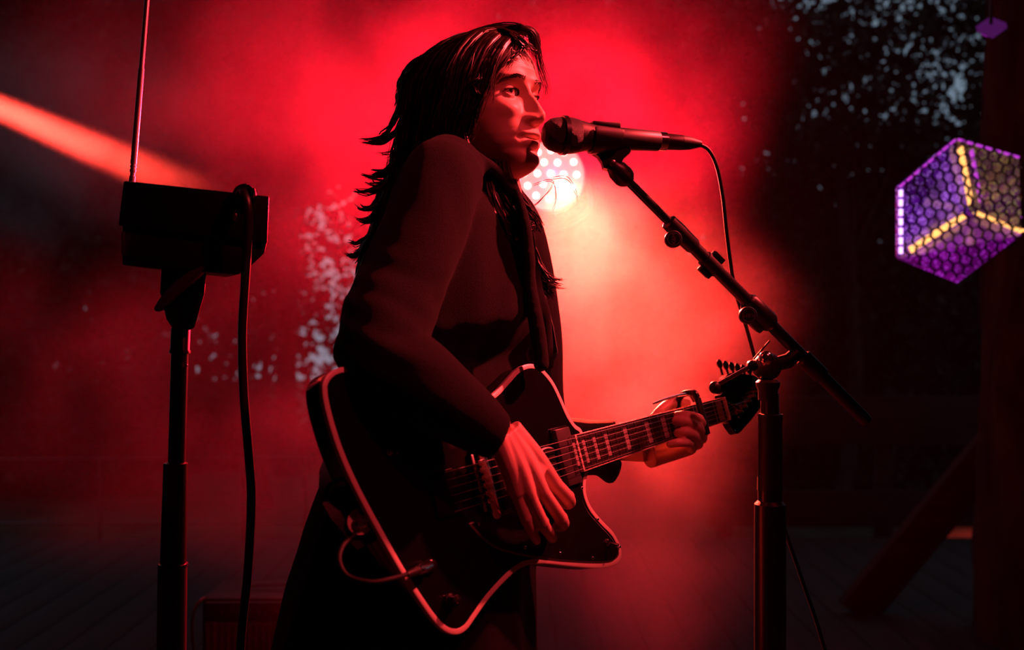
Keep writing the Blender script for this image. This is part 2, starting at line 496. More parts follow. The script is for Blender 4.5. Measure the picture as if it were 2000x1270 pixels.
def puff(px, py, d, rx, ry, rz, amp): return (tuple(P(px, py, d)), (rx, ry, rz), amp)
PUFFS = [puff(1200, 640, 2.95, 0.52, 0.6, 0.60, 1.5),
         puff(1240, 260, 3.1, 0.50, 0.7, 0.70, 0.55),
         puff(670, 290, 3.1, 0.74, 0.8, 0.60, 0.95),
         puff(800, 10, 3.1, 0.90, 0.8, 0.50, 0.45),
         puff(1190, 1000, 3.2, 0.5, 0.9, 0.6, 0.7),
         puff(90, 250, 4.45, 0.95, 0.6, 0.55, 1.4),
         puff(600, 930, 3.2, 0.40, 0.8, 0.42, 0.5),
         puff(330, 130, 2.9, 0.85, 0.7, 0.6, 0.55),
         puff(280, 760, 2.9, 0.80, 0.7, 0.55, 0.40),
         puff(1085, 350, 3.35, 0.42, 0.50, 0.42, -1.3)]        # smoke cut away round the lamp to lower its glare
smoke('stage_smoke', (-2.9, 2.4, 0.03), (2.6, 5.2, 3.5), 0.05, PUFFS, 0.0015, 0.24, 3.2,
      'red-lit stage smoke drifting behind the singer')

# ------------------------------------------------------------------ guitar frame, recovered from the neck's perspective
GA, GB = P(1132.5, 885, 1.55), P(1416, 799, 1.86)
GU = (GB - GA).normalized()                                    # along the strings towards the nut
def ray(x, y): return Vector(((x - 1000) / F, 1, -(y - 635) / F))
GV = ray(1123, 848).cross(ray(1142, 922)).cross(GU).normalized()
if GV.z > 0: GV = -GV                                          # across the strings, downwards
GN = GU.cross(GV)
if GN.y > 0: GN = -GN                                          # out of the front face
BODY_H = -0.012                                                # front face sits below the fingerboard surface
def G(x, y, h=BODY_H):
    """photo pixel projected onto the guitar plane raised by h"""
    r = ray(x, y); o = Vector((0, 0, CAM_Z)); a = GA + GN * h
    return o + r * (GN.dot(a - o) / GN.dot(r))
def UV(u, v, h=0.0): return GA + GU * u + GV * v + GN * h
def to_uv(p): return (p - GA).dot(GU), (p - GA).dot(GV)
def Z4(zx, zy): return 580 + zx / 2.153, 680 + zy / 2.153
def Z5(zx, zy): return 900 + zx / 3.847, 800 + zy / 3.847
def Z6(zx, zy): return 1040 + zx / 4.167, 740 + zy / 4.167

GLOSS = mat('black_lacquer', (0.004, 0.004, 0.0045), 0.14, 0, 0.5, 0.1)
BIND = mat('cream_binding', (0.72, 0.66, 0.56), 0.35, 0, 0.5, 0.05)
GUARD = mat('black_pickguard', (0.006, 0.006, 0.006), 0.2, 0, 0.5)
GUARDE = mat('pickguard_bevel', (0.16, 0.15, 0.14), 0.4)
ROSE = mat('rosewood', (0.020, 0.011, 0.008), 0.5, 0, 0.3, 0.4, 40, stretch=(8, 1, 1))
PEARL = mat('pearl_inlay', (0.34, 0.32, 0.30), 0.3, 0, 0.5, 0.25, 60)
FRETM = mat('fret_nickel', (0.55, 0.53, 0.5), 0.35, 1.0)
STRING = mat('string_steel', (0.65, 0.62, 0.58), 0.38, 1.0)
BRASS = mat('gold_peg', (0.85, 0.60, 0.28), 0.3, 1.0)
LEATHER = mat('black_leather', (0.012, 0.011, 0.011), 0.55, 0, 0.35, bump=0.3, bscale=400)

GROOT = thing('electric_guitar', UV(-0.2, 0.0, -0.04), 'black offset electric guitar with cream binding slung across the singer', 'guitar')
OUT = [(108, 170), (110, 148), (125, 118), (155, 93), (200, 81), (260, 85), (330, 106), (400, 143), (490, 190), (590, 225), (690, 238), (770, 222), (830, 190),
       (880, 138), (925, 90), (970, 69), (1015, 76), (1052, 110), (1082, 152), (1110, 210), (1140, 278), (1168, 322), (1195, 345), (1213, 400), (1222, 470), (1222, 520), (1214, 560), (1214, 610),
       (1235, 668), (1280, 725), (1330, 778), (1358, 835), (1362, 880), (1338, 910), (1270, 924), (1160, 917), (1050, 905), (975, 910), (920, 936), (860, 992), (800, 1060), (750, 1130), (712, 1182), (670, 1203), (622, 1190),
       (570, 1140), (500, 1040), (430, 930), (340, 770), (280, 660), (220, 540), (170, 420), (135, 310), (114, 225)]
loop_uv = [to_uv(G(*Z4(*p))) for p in OUT]
loop = spline([Vector((a, b, 0)) for a, b in loop_uv], 216, closed=True)
cx = sum(p.x for p in loop) / len(loop); cyv = sum(p.y for p in loop) / len(loop)
def inset(lp, d):
    n = len(lp); out = []
    area = sum(lp[i].x * lp[(i + 1) % n].y - lp[(i + 1) % n].x * lp[i].y for i in range(n))
    sg = 1 if area > 0 else -1
    for i in range(n):
        t = (lp[(i + 1) % n] - lp[i - 1]).normalized()
        out.append(lp[i] + Vector((-t.y, t.x, 0)) * d * sg)
    return out
THICK = 0.042
def ring_solid(mb, rings):
    """rings: list of (2-D loop, h); caps at both ends"""
    n = len(rings[0][0]); v, f = [], []
    for lp, h in rings: v += [UV(p.x, p.y, h) for p in lp]
    for i in range(len(rings) - 1):
        for k in range(n):
            k2 = (k + 1) % n
            f.append((i * n + k, i * n + k2, (i + 1) * n + k2, (i + 1) * n + k))
    f.append(tuple(range(n))); f.append(tuple((len(rings) - 1) * n + k for k in range(n - 1, -1, -1)))
    return mb.add(v, f)
in1 = inset(loop, 0.0065)
h0 = BODY_H
ring_solid(MB(), [(in1, h0), (loop, h0 - 0.0008), (loop, h0 - THICK + 0.006), (inset(loop, 0.002), h0 - THICK + 0.002), (inset(loop, 0.006), h0 - THICK)]).build('body', GLOSS, GROOT)
# binding: a raised cream band round the front edge
bm_ = MB(); n = len(loop); v = []; f = []
bl = [(inset(loop, -0.0006), h0 - 0.0065), (inset(loop, -0.0006), h0 + 0.0002), (inset(loop, 0.0006), h0 + 0.0010), (inset(loop, 0.0062), h0 + 0.0010), (inset(loop, 0.0066), h0 - 0.0002)]
for lp, h in bl: v += [UV(p.x, p.y, h) for p in lp]
for i in range(len(bl)):
    j = (i + 1) % len(bl)
    for k in range(n):
        k2 = (k + 1) % n
        f.append((i * n + k, i * n + k2, j * n + k2, j * n + k))
bm_.add(v, f).build('binding', BIND, GROOT)

# pickguard: ring of screws, pale bevelled edge
PG = [(725, 735), (745, 770), (790, 815), (850, 850), (950, 875), (1060, 893), (1180, 903), (1290, 905), (1335, 890), (1345, 850), (1320, 800), (1270, 745), (1222, 690), (1196, 630), (1192, 570),
      (1190, 545), (1120, 560), (1085, 470), (1075, 420), (1020, 430), (1000, 520), (960, 640), (880, 690), (800, 715)]
pg = spline([Vector((*to_uv(G(*Z4(*p))), 0)) for p in PG], 120, closed=True)
ring_solid(MB(), [(inset(pg, 0.0022), h0 + 0.0030), (pg, h0 + 0.0012), (pg, h0)]).build('pickguard', GUARDE, GROOT)
ring_solid(MB(), [(inset(pg, 0.0026), h0 + 0.0034), (inset(pg, 0.0022), h0 + 0.0026)]).build('pickguard_face', GUARD, GROOT)
def screw(p, r=0.0026, hh=h0 + 0.0034, name='screw', m=CHROME):
    return MB().lathe(UV(*p, hh - 0.0005), GN, [(0, r), (0.0008, r), (0.0016, r * .75), (0.0019, r * .2)], 12).build(name, m, GROOT)
for z in ((757, 741), (952, 840), (1100, 865), (1237, 884), (1350, 836), (1258, 721), (1191, 590), (1172, 567), (1116, 342), (1105, 362)):
    screw(to_uv(G(*Z4(*z))))

# neck, fingerboard, frets, inlays
NL = (GB - GA).length
def half_w(u): return 0.0285 + (0.0215 - 0.0285) * (u / NL)
nk = MB(); secs = []
for i in range(13):
    u = -0.01 + (NL + 0.01) * i / 12; w = half_w(u) * 0.99
    secs.append([UV(u, w * math.cos(a), -0.0055 - 0.020 * math.sin(a)) for a in [math.pi * k / 12 for k in range(13)]])
v = [p for s in secs for p in s]; f = []
for i in range(12):
    for k in range(12): f.append((i * 13 + k, i * 13 + k + 1, (i + 1) * 13 + k + 1, (i + 1) * 13 + k))
    f.append((i * 13 + 12, i * 13, (i + 1) * 13, (i + 1) * 13 + 12))
f.append(tuple(range(13))); f.append(tuple(12 * 13 + k for k in range(12, -1, -1)))
NECKM = mat('dark_neck_lacquer', (0.012, 0.007, 0.005), 0.25, 0, 0.5)
nk.add(v, f).build('neck', NECKM, GROOT)
fb = MB(); w0, w1 = half_w(0), half_w(NL)
fb.prism([UV(0, -w0, -0.006), UV(NL, -w1, -0.006), UV(NL, w1, -0.006), UV(0, w0, -0.006)], GN * 0.006).build('fingerboard', ROSE, GROOT, smooth=False)
for sg in (-1, 1):
    MB().prism([UV(0, sg * w0, -0.0062), UV(NL, sg * w1, -0.0062), UV(NL, sg * (w1 - 0.0014), -0.0062), UV(0, sg * (w0 - 0.0014), -0.0062)], GN * 0.0066).build('neck_binding', BIND, GROOT, smooth=False)
MB().box(UV(-0.0015, 0, -0.004), GU * 0.0018, GV * w0, GN * 0.006, 0.0004).build('end_binding', BIND, GROOT)
SC = 0.622
BRU = NL - SC                                                   # bridge position along u
def fret_u(k): return BRU + SC * 2 ** (-k / 12)
fretp = None
for k in range(1, 22):
    u = fret_u(k); w = half_w(u) - 0.0014
    MB().tube([UV(u, -w, 0.0003), UV(u, w, 0.0003)], 0.0009, 6).build('fret', FRETM, GROOT)
for k in (1, 3, 5, 7, 9, 12, 15, 17, 19, 21):
    ua, ub = fret_u(k), fret_u(k - 1) if k > 0 else NL
    a, b = ua + (ub - ua) * 0.26, ua + (ub - ua) * 0.78; w = half_w(u) * 0.62
    MB().prism([UV(a, -w, -0.0002), UV(b, -w, -0.0002), UV(b, w, -0.0002), UV(a, w, -0.0002)], GN * 0.0004).build('inlay', PEARL, GROOT, smooth=False)
MB().box(UV(NL + 0.002, 0, 0.0), GU * 0.0024, GV * w1, GN * 0.005, 0.0006).build('nut', BIND, GROOT)

# headstock with pegs
HS = [(0.002, -0.022), (0.012, -0.030), (0.03, -0.052), (0.06, -0.060), (0.12, -0.050), (0.155, -0.040), (0.165, -0.020), (0.150, 0.010), (0.10, 0.030), (0.06, 0.042), (0.025, 0.050), (0.012, 0.040), (0.004, 0.024)]
hl = spline([Vector((NL + a, b, 0)) for a, b in HS], 78, closed=True)
tilt = 0.05
def HSP(p, h): return UV(p.x, p.y, h - tilt * (p.x - NL))
mbh = MB(); n = len(hl); v = [HSP(p, -0.002) for p in hl] + [HSP(p, -0.016) for p in hl]
f = [tuple(range(n)), tuple(range(2 * n - 1, n - 1, -1))] + [(k, n + k, n + (k + 1) % n, (k + 1) % n) for k in range(n)]
hs = mbh.add(v, f).build('headstock', GLOSS, GROOT)
pegs = []
for k in range(6):
    u = NL + 0.040 + k * 0.021; vv = 0.012 - k * 0.0068
    p0 = Vector((u, vv, 0))
    pg_ = MB().lathe(HSP(p0, -0.003), GN, [(0, 0.0050), (0.003, 0.0050), (0.0035, 0.0032), (0.013, 0.0028), (0.0145, 0.0030), (0.015, 0.001)], 12).build('tuning_post', BRASS, GROOT)
    q = Vector((u + 0.004, vv + 0.010, 0))
    MB().lathe(HSP(q, -0.003), GN, [(0, 0.0022), (0.0012, 0.0022), (0.002, 0.001)], 10).build('screw', BRASS, GROOT)
    e = Vector((u, -0.060 + k * 0.005, 0))
    MB().tube([HSP(e, -0.009), HSP(e, -0.009) - GV * 0.016], 0.0022, 8).build('tuner_shaft', BLACKM, GROOT)
    MB().ball(HSP(e, -0.009) - GV * 0.022, (0.008, 0.009, 0.004), 12, 8, (GU, GV, GN)).build('tuner_button', BLACKP, GROOT)
    pegs.append(HSP(p0, 0.006))
screw((NL + 0.018, 0.043), 0.003, -0.004)

# bridge: chrome cover bar with saddles and stop post
bu = BRU
MB().box(UV(bu, 0, h0 + 0.007), GU * 0.0075, GV * 0.044, GN * 0.005, 0.002).build('bridge_bar', CHROME, GROOT)
MB().box(UV(bu - 0.014, 0.0, h0 + 0.004), GU * 0.003, GV * 0.040, GN * 0.003, 0.001).build('saddle_rail', STEEL, GROOT)
for sg in (-1, 1):
    MB().lathe(UV(bu, sg * 0.046, h0), GN, [(0, 0.0085), (0.009, 0.0085), (0.0115, 0.0075), (0.0122, 0.004)], 20).build('bridge_post', CHROME, GROOT)
for k in range(6):
    MB().box(UV(bu - 0.008, -0.0265 + k * 0.0106, h0 + 0.0125), GU * 0.006, GV * 0.0036, GN * 0.002, 0.0006).build('saddle', CHROME, GROOT)
# tailpiece behind the hand
tp = MB().box(UV(bu - 0.075, 0.0, h0 + 0.003), GU * 0.022, GV * 0.030, GN * 0.003, 0.0025).build('tailpiece', GUARD, GROOT)  # black in place of steel, the sleeve's shadow put into its colour
# strings
for k in range(6):
    vb = -0.0265 + k * 0.0106; vn = -0.0175 + k * 0.0070
    r = 0.00062 - 0.00006 * k
    p = [UV(bu - 0.07, vb, h0 + 0.006), UV(bu - 0.002, vb, 0.0055), UV(NL, vn, 0.0048), pegs[k]]
    MB().tube(p, r, 6).build('string', STRING, GROOT)
# pickups
def pickup(u, w, l):
    c = UV(u, 0, h0 + 0.004)
    pk = MB().box(c, GU * w, GV * l, GN * 0.0055, 0.0015).build('pickup', mat('dark_pickup_cover', (0.05, 0.045, 0.045), 0.3, 0.0, 0.5), GROOT)
    MB().box(UV(u, 0, h0 + 0.0012), GU * (w + 0.003), GV * (l + 0.003), GN * 0.0012, 0.0006).build('pickup_ring', GUARD, GROOT)
    for k in range(6):
        MB().lathe(UV(u + w * 0.62, -0.026 + k * 0.0104, h0 + 0.0094), GN, [(0, 0.0023), (0.0012, 0.0021), (0.0014, 0.0008)], 10).build('pole_piece', CHROME, pk)
pickup(-0.022, 0.0165, 0.043)
pickup(BRU + 0.045, 0.0165, 0.043)
# controls
def knob(z, r, hgt, name='knob', m=GUARD, hh=h0):
    p = to_uv(G(*Z4(*z)))
    return MB().lathe(UV(*p, hh), GN, [(0, r), (hgt * .25, r), (hgt * .3, r * .8), (hgt, r * .72), (hgt * 1.06, r * .5)], 20).build(name, m, GROOT)
k1 = knob((640, 1066), 0.010, 0.016)
MB().lathe(UV(*to_uv(G(*Z4(640, 1066))), h0 + 0.017), GN, [(0, 0.0042), (0.002, 0.0036), (0.0024, 0.001)], 12).build('knob_cap', CHROME, k1)
k2 = knob((563, 915), 0.0085, 0.006, 'output_jack', CHROME)
sw = knob((1300, 820), 0.0065, 0.004, 'toggle_switch', CHROME, h0 + 0.003)
p = to_uv(G(*Z4(1300, 820)))
MB().tube([UV(*p, h0 + 0.006), UV(p[0] + 0.003, p[1] + 0.006, h0 + 0.020)], [0.0016, 0.0024], 8).build('toggle_lever', CHROME, sw)
sl = knob((390, 438), 0.005, 0.004, 'selector_switch', CHROME)
p = to_uv(G(*Z4(390, 438)))
MB().tube([UV(*p, h0 + 0.003), UV(p[0] - 0.002, p[1] + 0.004, h0 + 0.016)], [0.0014, 0.002], 8).build('selector_lever', CHROME, sl)

# strap button with pale felt washer on the tail edge, and the strap
WASH = mat('pale_felt_washer', (0.75, 0.62, 0.55), 0.8)
def tail_pt(zx, zy, h): return G(*Z4(zx, zy), h)
tail_dir = (GN * 0.35 - GU * 0.94).normalized()
bc = tail_pt(262, 730, h0 - 0.020)
view = (Vector((0, 0, CAM_Z)) - bc).normalized()
wd = (tail_dir * 0.15 + view * 0.5 + GN * 0.7).normalized()
sb_ = MB().lathe(bc, wd, [(-0.012, 0.006), (0.004, 0.006), (0.006, 0.009), (0.010, 0.009), (0.012, 0.006)], 20).build('strap_button', CHROME, GROOT)
ws = MB(); prof = [(0.0015, 0.007), (0.0015, 0.0165), (0.0050, 0.0165), (0.0050, 0.007)]
ws.lathe(bc, wd, prof + [prof[0]], 28).build('washer', WASH, GROOT)
def strap(pts, widths, wdir, name='strap'):
    pts = spline(pts, 36); mb = MB(); v = []; m = len(pts)
    for i, p in enumerate(pts):
        t = (pts[min(i + 1, m - 1)] - pts[max(i - 1, 0)]).normalized()
        wv = Vector(wdir(i / (m - 1))); wv = (wv - t * wv.dot(t)).normalized(); nn = t.cross(wv)
        w = interp(i / (m - 1), widths)
        for a, b in ((-1, -1), (1, -1), (1, 1), (-1, 1)): v.append(p + wv * w * a + nn * 0.0013 * b)
    f = []
    for i in range(m - 1):
        for k in range(4):
            k2 = (k + 1) % 4; f.append((i * 4 + k, i * 4 + k2, (i + 1) * 4 + k2, (i + 1) * 4 + k))
    f += [(3, 2, 1, 0), tuple((m - 1) * 4 + k for k in range(4))]
    return mb.add(v, f).build(name, LEATHER, GROOT, flat_angle=30)
strap([bc + GU * .006 + GV * 0.03, bc - wd * 0.001, bc - GV * 0.035 - GU * 0.010 - GN * 0.01, P(655, 905, 1.33), P(700, 800, 1.45), P(750, 640, 1.66), P(820, 450, 1.74), P(900, 385, 1.77), P(965, 390, 1.75), P(1020, 520, 1.71), P(1065, 700, 1.66), UV(-0.03, -0.15, -0.035)],
      [(0, 0.016), (0.05, 0.022), (0.15, 0.026), (0.9, 0.026), (1, 0.012)],
      lambda t: (wd.cross(GV)) if t < 0.2 else Vector((0.75, -0.5, 0.3)))

# capo clamped on the neck near the fretting hand
capo = thing('capo', UV(NL - 0.13, 0, 0.0), 'black spring capo clamped over the guitar neck above the fretting hand', 'capo')
cu = to_uv(G(*Z6(1325, 230), 0.0))[0]
MB().box(UV(cu, 0.0, 0.0095), GU * 0.0055, GV * 0.033, GN * 0.004, 0.002).build('pressure_bar', RUBBER, capo)
MB().tube(spline([UV(cu, -0.033, 0.009), UV(cu, -0.043, 0.004), UV(cu, -0.044, -0.02), UV(cu, -0.030, -0.034), UV(cu, 0.0, -0.036)], 20), 0.0060, 8).build('clamp_arm', BLACKM, capo)
lv = [G(*Z6(1320, 180), -0.006), G(*Z6(1285, 133), -0.006), G(*Z6(1220, 128), -0.008), G(*Z6(1100, 158), -0.012), G(*Z6(985, 202), -0.016)]
MB().tube(spline(lv, 20), [0.0062, .006, .006, .006, .0058, .0055, .0052, .005, .005, .0048, .0046, .0044, .0042, .004, .004, .004, .0038, .0036, .0034, .003, .0025][:len(spline(lv, 20))], 8, squash=0.6).build('lever', CHROME, capo)

# guitar lead: straight plug in the front jack, cable looping round behind the strap
lead = thing('guitar_lead', G(*Z4(563, 915)), 'black guitar lead with chrome plug curling from the guitar front jack', 'cable')
j = G(*Z4(563, 915), h0 + 0.004); jd = (G(*Z4(470, 950), h0 + 0.036) - j).normalized()
MB().lathe(j, jd, [(0, 0.0042), (0.006, 0.0042), (0.006, 0.0075), (0.010, 0.0078), (0.032, 0.0072), (0.042, 0.0062), (0.044, 0.004)], 18).build('plug', CHROME, lead)
MB().lathe(j + jd * 0.043, jd, [(0, 0.0055), (0.03, 0.0042), (0.034, 0.003)], 14).build('strain_relief', RUBBER, lead)
c0 = j + jd * 0.07
cb = [c0, G(*Z4(400, 970), h0 + 0.045), G(*Z4(310, 985), h0 + 0.04), G(*Z4(215, 960), h0 + 0.02), G(*Z4(178, 895), h0 + 0.005), G(*Z4(195, 830), h0 - 0.01), G(*Z4(245, 775), h0 - 0.02), G(*Z4(230, 690), h0 - 0.045),
      G(*Z4(150, 640), h0 - 0.06), G(*Z4(122, 660), h0 - 0.045), G(*Z4(118, 620), h0 - 0.04), G(*Z4(140, 570), h0 - 0.04), G(*Z4(190, 560), h0 - 0.07), P(690, 1000, 1.36), P(720, 1200, 1.42), P(720, 1700, 1.45), P(700, 2050, 1.5)]
MB().tube(spline(cb, 160), 0.0031, 8).build('cord', mat('matte_cord', (0.006, 0.006, 0.006), 0.65, 0, 0.25), lead, flat_angle=180)

def Z3(zx, zy): return 180 + zx / 3.174, 300 + zy / 3.174
def Z7(zx, zy): return 1040 + zx / 2.886, 210 + zy / 2.886
def Z8(zx, zy): return 1360 + zx / 4.233, 560 + zy / 4.233
def Z1(zx, zy): return 1720 + zx / 3.85, 240 + zy / 3.85

def text_mesh(name, body, size, origin, ex, ey, nrm, m, parent, extrude=0.0003):
    cu = bpy.data.curves.new(name, 'FONT'); cu.body = body; cu.size = size; cu.align_x = 'CENTER'; cu.align_y = 'CENTER'; cu.extrude = extrude
    o = bpy.data.objects.new(name, cu); COL.objects.link(o)
    dg = bpy.context.evaluated_depsgraph_get(); dg.update()
    em = o.evaluated_get(dg).to_mesh()
    mb = MB().add([Vector(origin) + Vector(ex) * p.co.x + Vector(ey) * p.co.y + Vector(nrm) * p.co.z for p in em.vertices], [tuple(q.vertices) for q in em.polygons])
    bpy.data.objects.remove(o); bpy.data.curves.remove(cu)
    return mb.build(name, m, parent, smooth=False)

# ------------------------------------------------------------------ microphone in its clip
MIC_A, MIC_B = P(1060, 262, 1.585), P(1368, 281, 1.66)
MD = (MIC_B - MIC_A).normalized(); ML = (MIC_B - MIC_A).length
def mic_d(px): return (px - 1060) / (1368 - 1060) * ML
mic = thing('microphone', MIC_A + MD * 0.1, 'black handheld vocal microphone held up to the singer\'s mouth', 'microphone')
GRILLE = mat('dark_mesh_grille', (0.02, 0.02, 0.021), 0.42, 0.6, 0.5, 0.3, 900, 1.0, 1400)
k = 1 / 1250
MB().lathe(MIC_A, MD, [(0.0, 0.002), (0.001, 0.012), (0.005, 0.019), (0.012, 0.0245), (0.022, 0.0272), (0.034, 0.0285), (0.046, 0.0282), (0.058, 0.0262)], 36).build('grille', GRILLE, mic, flat_angle=180)
MB().lathe(MIC_A, MD, [(0.030, 0.0285), (0.0302, 0.0305), (0.0375, 0.0308), (0.038, 0.0288)], 36).build('grille_band', BLACKM, mic)
MB().lathe(MIC_A, MD, [(0.055, 0.0255), (0.063, 0.0245), (0.072, 0.0225), (0.085, 0.0205), (0.13, 0.0180), (mic_d(1282), 0.0160), (mic_d(1284), 0.0145)], 28).build('handle', mat('mic_body_coat', (0.014, 0.014, 0.015), 0.45), mic)
MB().lathe(MIC_A, MD, [(mic_d(1282), 0.0138), (mic_d(1283), 0.0150), (mic_d(1297), 0.0150), (mic_d(1298), 0.0135)], 24).build('connector_ring', CHROME, mic)
# cable with its connector
mcab = thing('microphone_cable', MIC_B, 'black microphone cable dropping from the microphone past its stand', 'cable')
MB().lathe(MIC_A, MD, [(mic_d(1297), 0.0125), (mic_d(1299), 0.0132), (mic_d(1328), 0.0125), (mic_d(1329), 0.0115)], 24).build('connector_shell', mat('nickel_shell', (0.06, 0.055, 0.05), 0.4, 0.8), mcab)
MB().lathe(MIC_A, MD, [(mic_d(1329), 0.0122), (mic_d(1345), 0.0110), (mic_d(1364), 0.0065), (mic_d(1369), 0.0050)], 20).build('boot', RUBBER, mcab)
mc = [MIC_B - MD * 0.01, P(1382, 291, 1.665), P(1400, 325, 1.67), P(1412, 385, 1.68), P(1420, 460, 1.70), P(1434, 560, 1.73), P(1452, 620, 1.76), P(1472, 692, 1.78), P(1500, 800, 1.78), P(1512, 930, 1.78), P(1532, 1030, 1.76), P(1562, 1120, 1.74), P(1612, 1275, 1.72), P(1690, 1600, 1.70), P(1720, 1960, 1.70), Vector((0.72, 1.75, 0.006)), Vector((1.3, 2.3, 0.006))]
MB().tube(spline(mc, 140), 0.0034, 8).build('cord', RUBBER, mcab, flat_angle=180)

# ------------------------------------------------------------------ microphone stand
ms = thing('microphone_stand', P(1503, 1000, 1.72) * 1 - Vector((0, 0, P(1503, 1000, 1.72).z)), 'black boom microphone stand reaching up to the singer\'s microphone', 'stand')
CLIPM = mat('clip_plastic', (0.012, 0.012, 0.012), 0.38, 0, 0.45)
cz = Vector((0, 0, 1)); cup = (cz - MD * cz.dot(MD)).normalized(); cside = MD.cross(cup)
# U-shaped clip round the handle
v, f = [], []
d0, d1 = mic_d(1150), mic_d(1204)
for (dd, r0) in ((d0, 0.0262), (d0 + 0.004, 0.0268), (d1 - 0.004, 0.0230), (d1, 0.0222)):
    for kk in range(25):
        a = math.radians(-62 + (360 - 56) * kk / 24 - 90 + 90)
        a = math.radians(62 + 236 * kk / 24)
        sk = (0.006 * math.cos(a) if dd > 0.09 else 0)
        for rr in (r0, r0 - 0.0032):
            v.append(MIC_A + MD * (dd + sk) + (cup * math.cos(a) + cside * math.sin(a)) * rr)
m_ = 25 * 2
for i in range(3):
    for kk in range(24):
        a, b = i * m_ + kk * 2, i * m_ + kk * 2 + 2; c, d_ = a + m_, b + m_
        f += [(a, b, d_, c), (a + 1, c + 1, d_ + 1, b + 1)]
    for kk in (0, 24):
        a = i * m_ + kk * 2; f.append((a, a + m_, a + m_ + 1, a + 1))
for i in (0, 3):
    for kk in range(24):
        a = i * m_ + kk * 2; f.append((a, a + 1, a + 3, a + 2))
clip = MB().add(v, f).build('clip', CLIPM, ms)
top = MB().box(MIC_A + MD * (d0 + d1) / 2 + cup * 0.0195, MD * (d1 - d0) / 2, cside * 0.0115, cup * 0.0045, 0.002)
top.build('clip_bridge', CLIPM, ms)
pv = P(*Z7(450, 300), 1.625)
arm = MB().prism([P(*Z7(*q), 1.613) for q in ((318, 232), (345, 255), (372, 275), (392, 305), (402, 340), (440, 350), (498, 322), (515, 285), (540, 262), (556, 248), (552, 235), (500, 222), (400, 215))], Vector((0, 0.026, 0)))
arm.build('clip_arm', CLIPM, clip)
MB().lathe(P(*Z7(452, 312), 1.606), (0, 1, 0), [(0, 0.004), (0.001, 0.0055), (0.004, 0.0055)], 14).build('clip_screw', STEEL, clip)
BO_A, BO_B = P(1205, 332, 1.625), P(1692, 822, 1.83)
BD = (BO_B - BO_A).normalized(); BL = (BO_B - BO_A).length
def bt(px): # parameter along the boom for a pixel column
    lo, hi = 0.0, 1.0
    for _ in range(40):
        m = (lo + hi) / 2; q = BO_A.lerp(BO_B, m)
        if 1000 + q.x / q.y * F < px: lo = m
        else: hi = m
    return lo * BL
def bp_(px, off=(0, 0, 0)): return BO_A + BD * bt(px) + Vector(off)
bperp = (Vector((0, -1, 0)) - BD * Vector((0, -1, 0)).dot(BD)).normalized()     # towards the camera
bup = BD.cross(bperp)
if bup.z < 0: bup = -bup
MB().lathe(BO_A, BD, [(bt(1196) - 0.012, 0.011), (bt(1198), 0.0165), (bt(1218), 0.0175), (bt(1224), 0.0155), (bt(1229), 0.010)], 16).build('thread_adapter', CLIPM, clip)
tubeM = BLACKM
MB().lathe(BO_A, BD, [(bt(1218), 0.0072), (bt(1330), 0.0072)], 20).build('boom_inner_tube', tubeM, ms)
MB().lathe(BO_A, BD, [(bt(1304), 0.0095), (bt(1306), 0.0135), (bt(1325), 0.0145), (bt(1352), 0.0138), (bt(1356), 0.0115)], 20).build('boom_collar', CLIPM, ms)
MB().lathe(BO_A, BD, [(bt(1345), 0.0108), (bt(1604), 0.0112)], 22).build('boom_tube', tubeM, ms)
MB().lathe(BO_A, BD, [(bt(1568), 0.0118), (bt(1570), 0.0150), (bt(1602), 0.0155), (bt(1606), 0.0125)], 20).build('counter_sleeve', CLIPM, ms)
MB().lathe(BO_A, BD, [(bt(1600), 0.0118), (bt(1684), 0.0118), (bt(1692), 0.0108)], 20).build('counter_rod', tubeM, ms)
MB().lathe(BO_A, BD, [(bt(1376), 0.0135), (bt(1400), 0.0135)], 16).build('cable_clip', RUBBER, ms)
for sg in (1, -1):
    MB().box(bp_(1389) + bup * sg * 0.0165, BD * 0.012, bperp * 0.007, bup * 0.005, 0.002).build('cable_clip_jaw', RUBBER, ms)
LOGO = mat('pale_knob_print', (0.16, 0.15, 0.15), 0.5)
def clamp_knob(px, py, dz, r, upside):
    c = P(px, py, dz)
    kn = MB().lathe(c + Vector((0, 0.022, 0)), (0, -1, 0), [(0, r * .62), (0.010, r * .62), (0.011, r), (0.021, r), (0.0235, r * .9), (0.0236, r * 0.2)], 24).build('clamp_knob', CLIPM, ms)
    fc = c + Vector((0, -0.0017, 0))
    rg = MB(); pr = [(0.0, r * .70), (0.0, r * .77), (0.0006, r * .77), (0.0006, r * .70)]
    rg.lathe(fc + Vector((0, 0.0002, 0)), (0, -1, 0), pr + [pr[0]], 28).build('knob_ring', LOGO, kn)
    ex = Vector((-1, 0, 0)) if upside else Vector((0, 0, 1))
    ey = Vector((0, 0, -1)) if upside else Vector((-1, 0, 0))
    text_mesh('knob_print', 'K&M', r * 0.62, fc, ex, ey, (0, -1, 0), LOGO, kn)
    return kn
clamp_knob(1316, 467, 1.632, 0.0138, False)
kn_px = Z8(432, 238)
clamp_knob(kn_px[0], kn_px[1], 1.675, 0.0145, True)
MB().lathe(BO_A, BD, [(bt(1458), 0.013), (bt(1462), 0.0175), (bt(1500), 0.0185), (bt(1506), 0.014)], 20).build('boom_clamp', CLIPM, ms)
MB().box(bp_(1484) - bup * 0.012, BD * 0.022, bperp * 0.011, bup * 0.014, 0.004).build('clamp_block', CLIPM, ms)
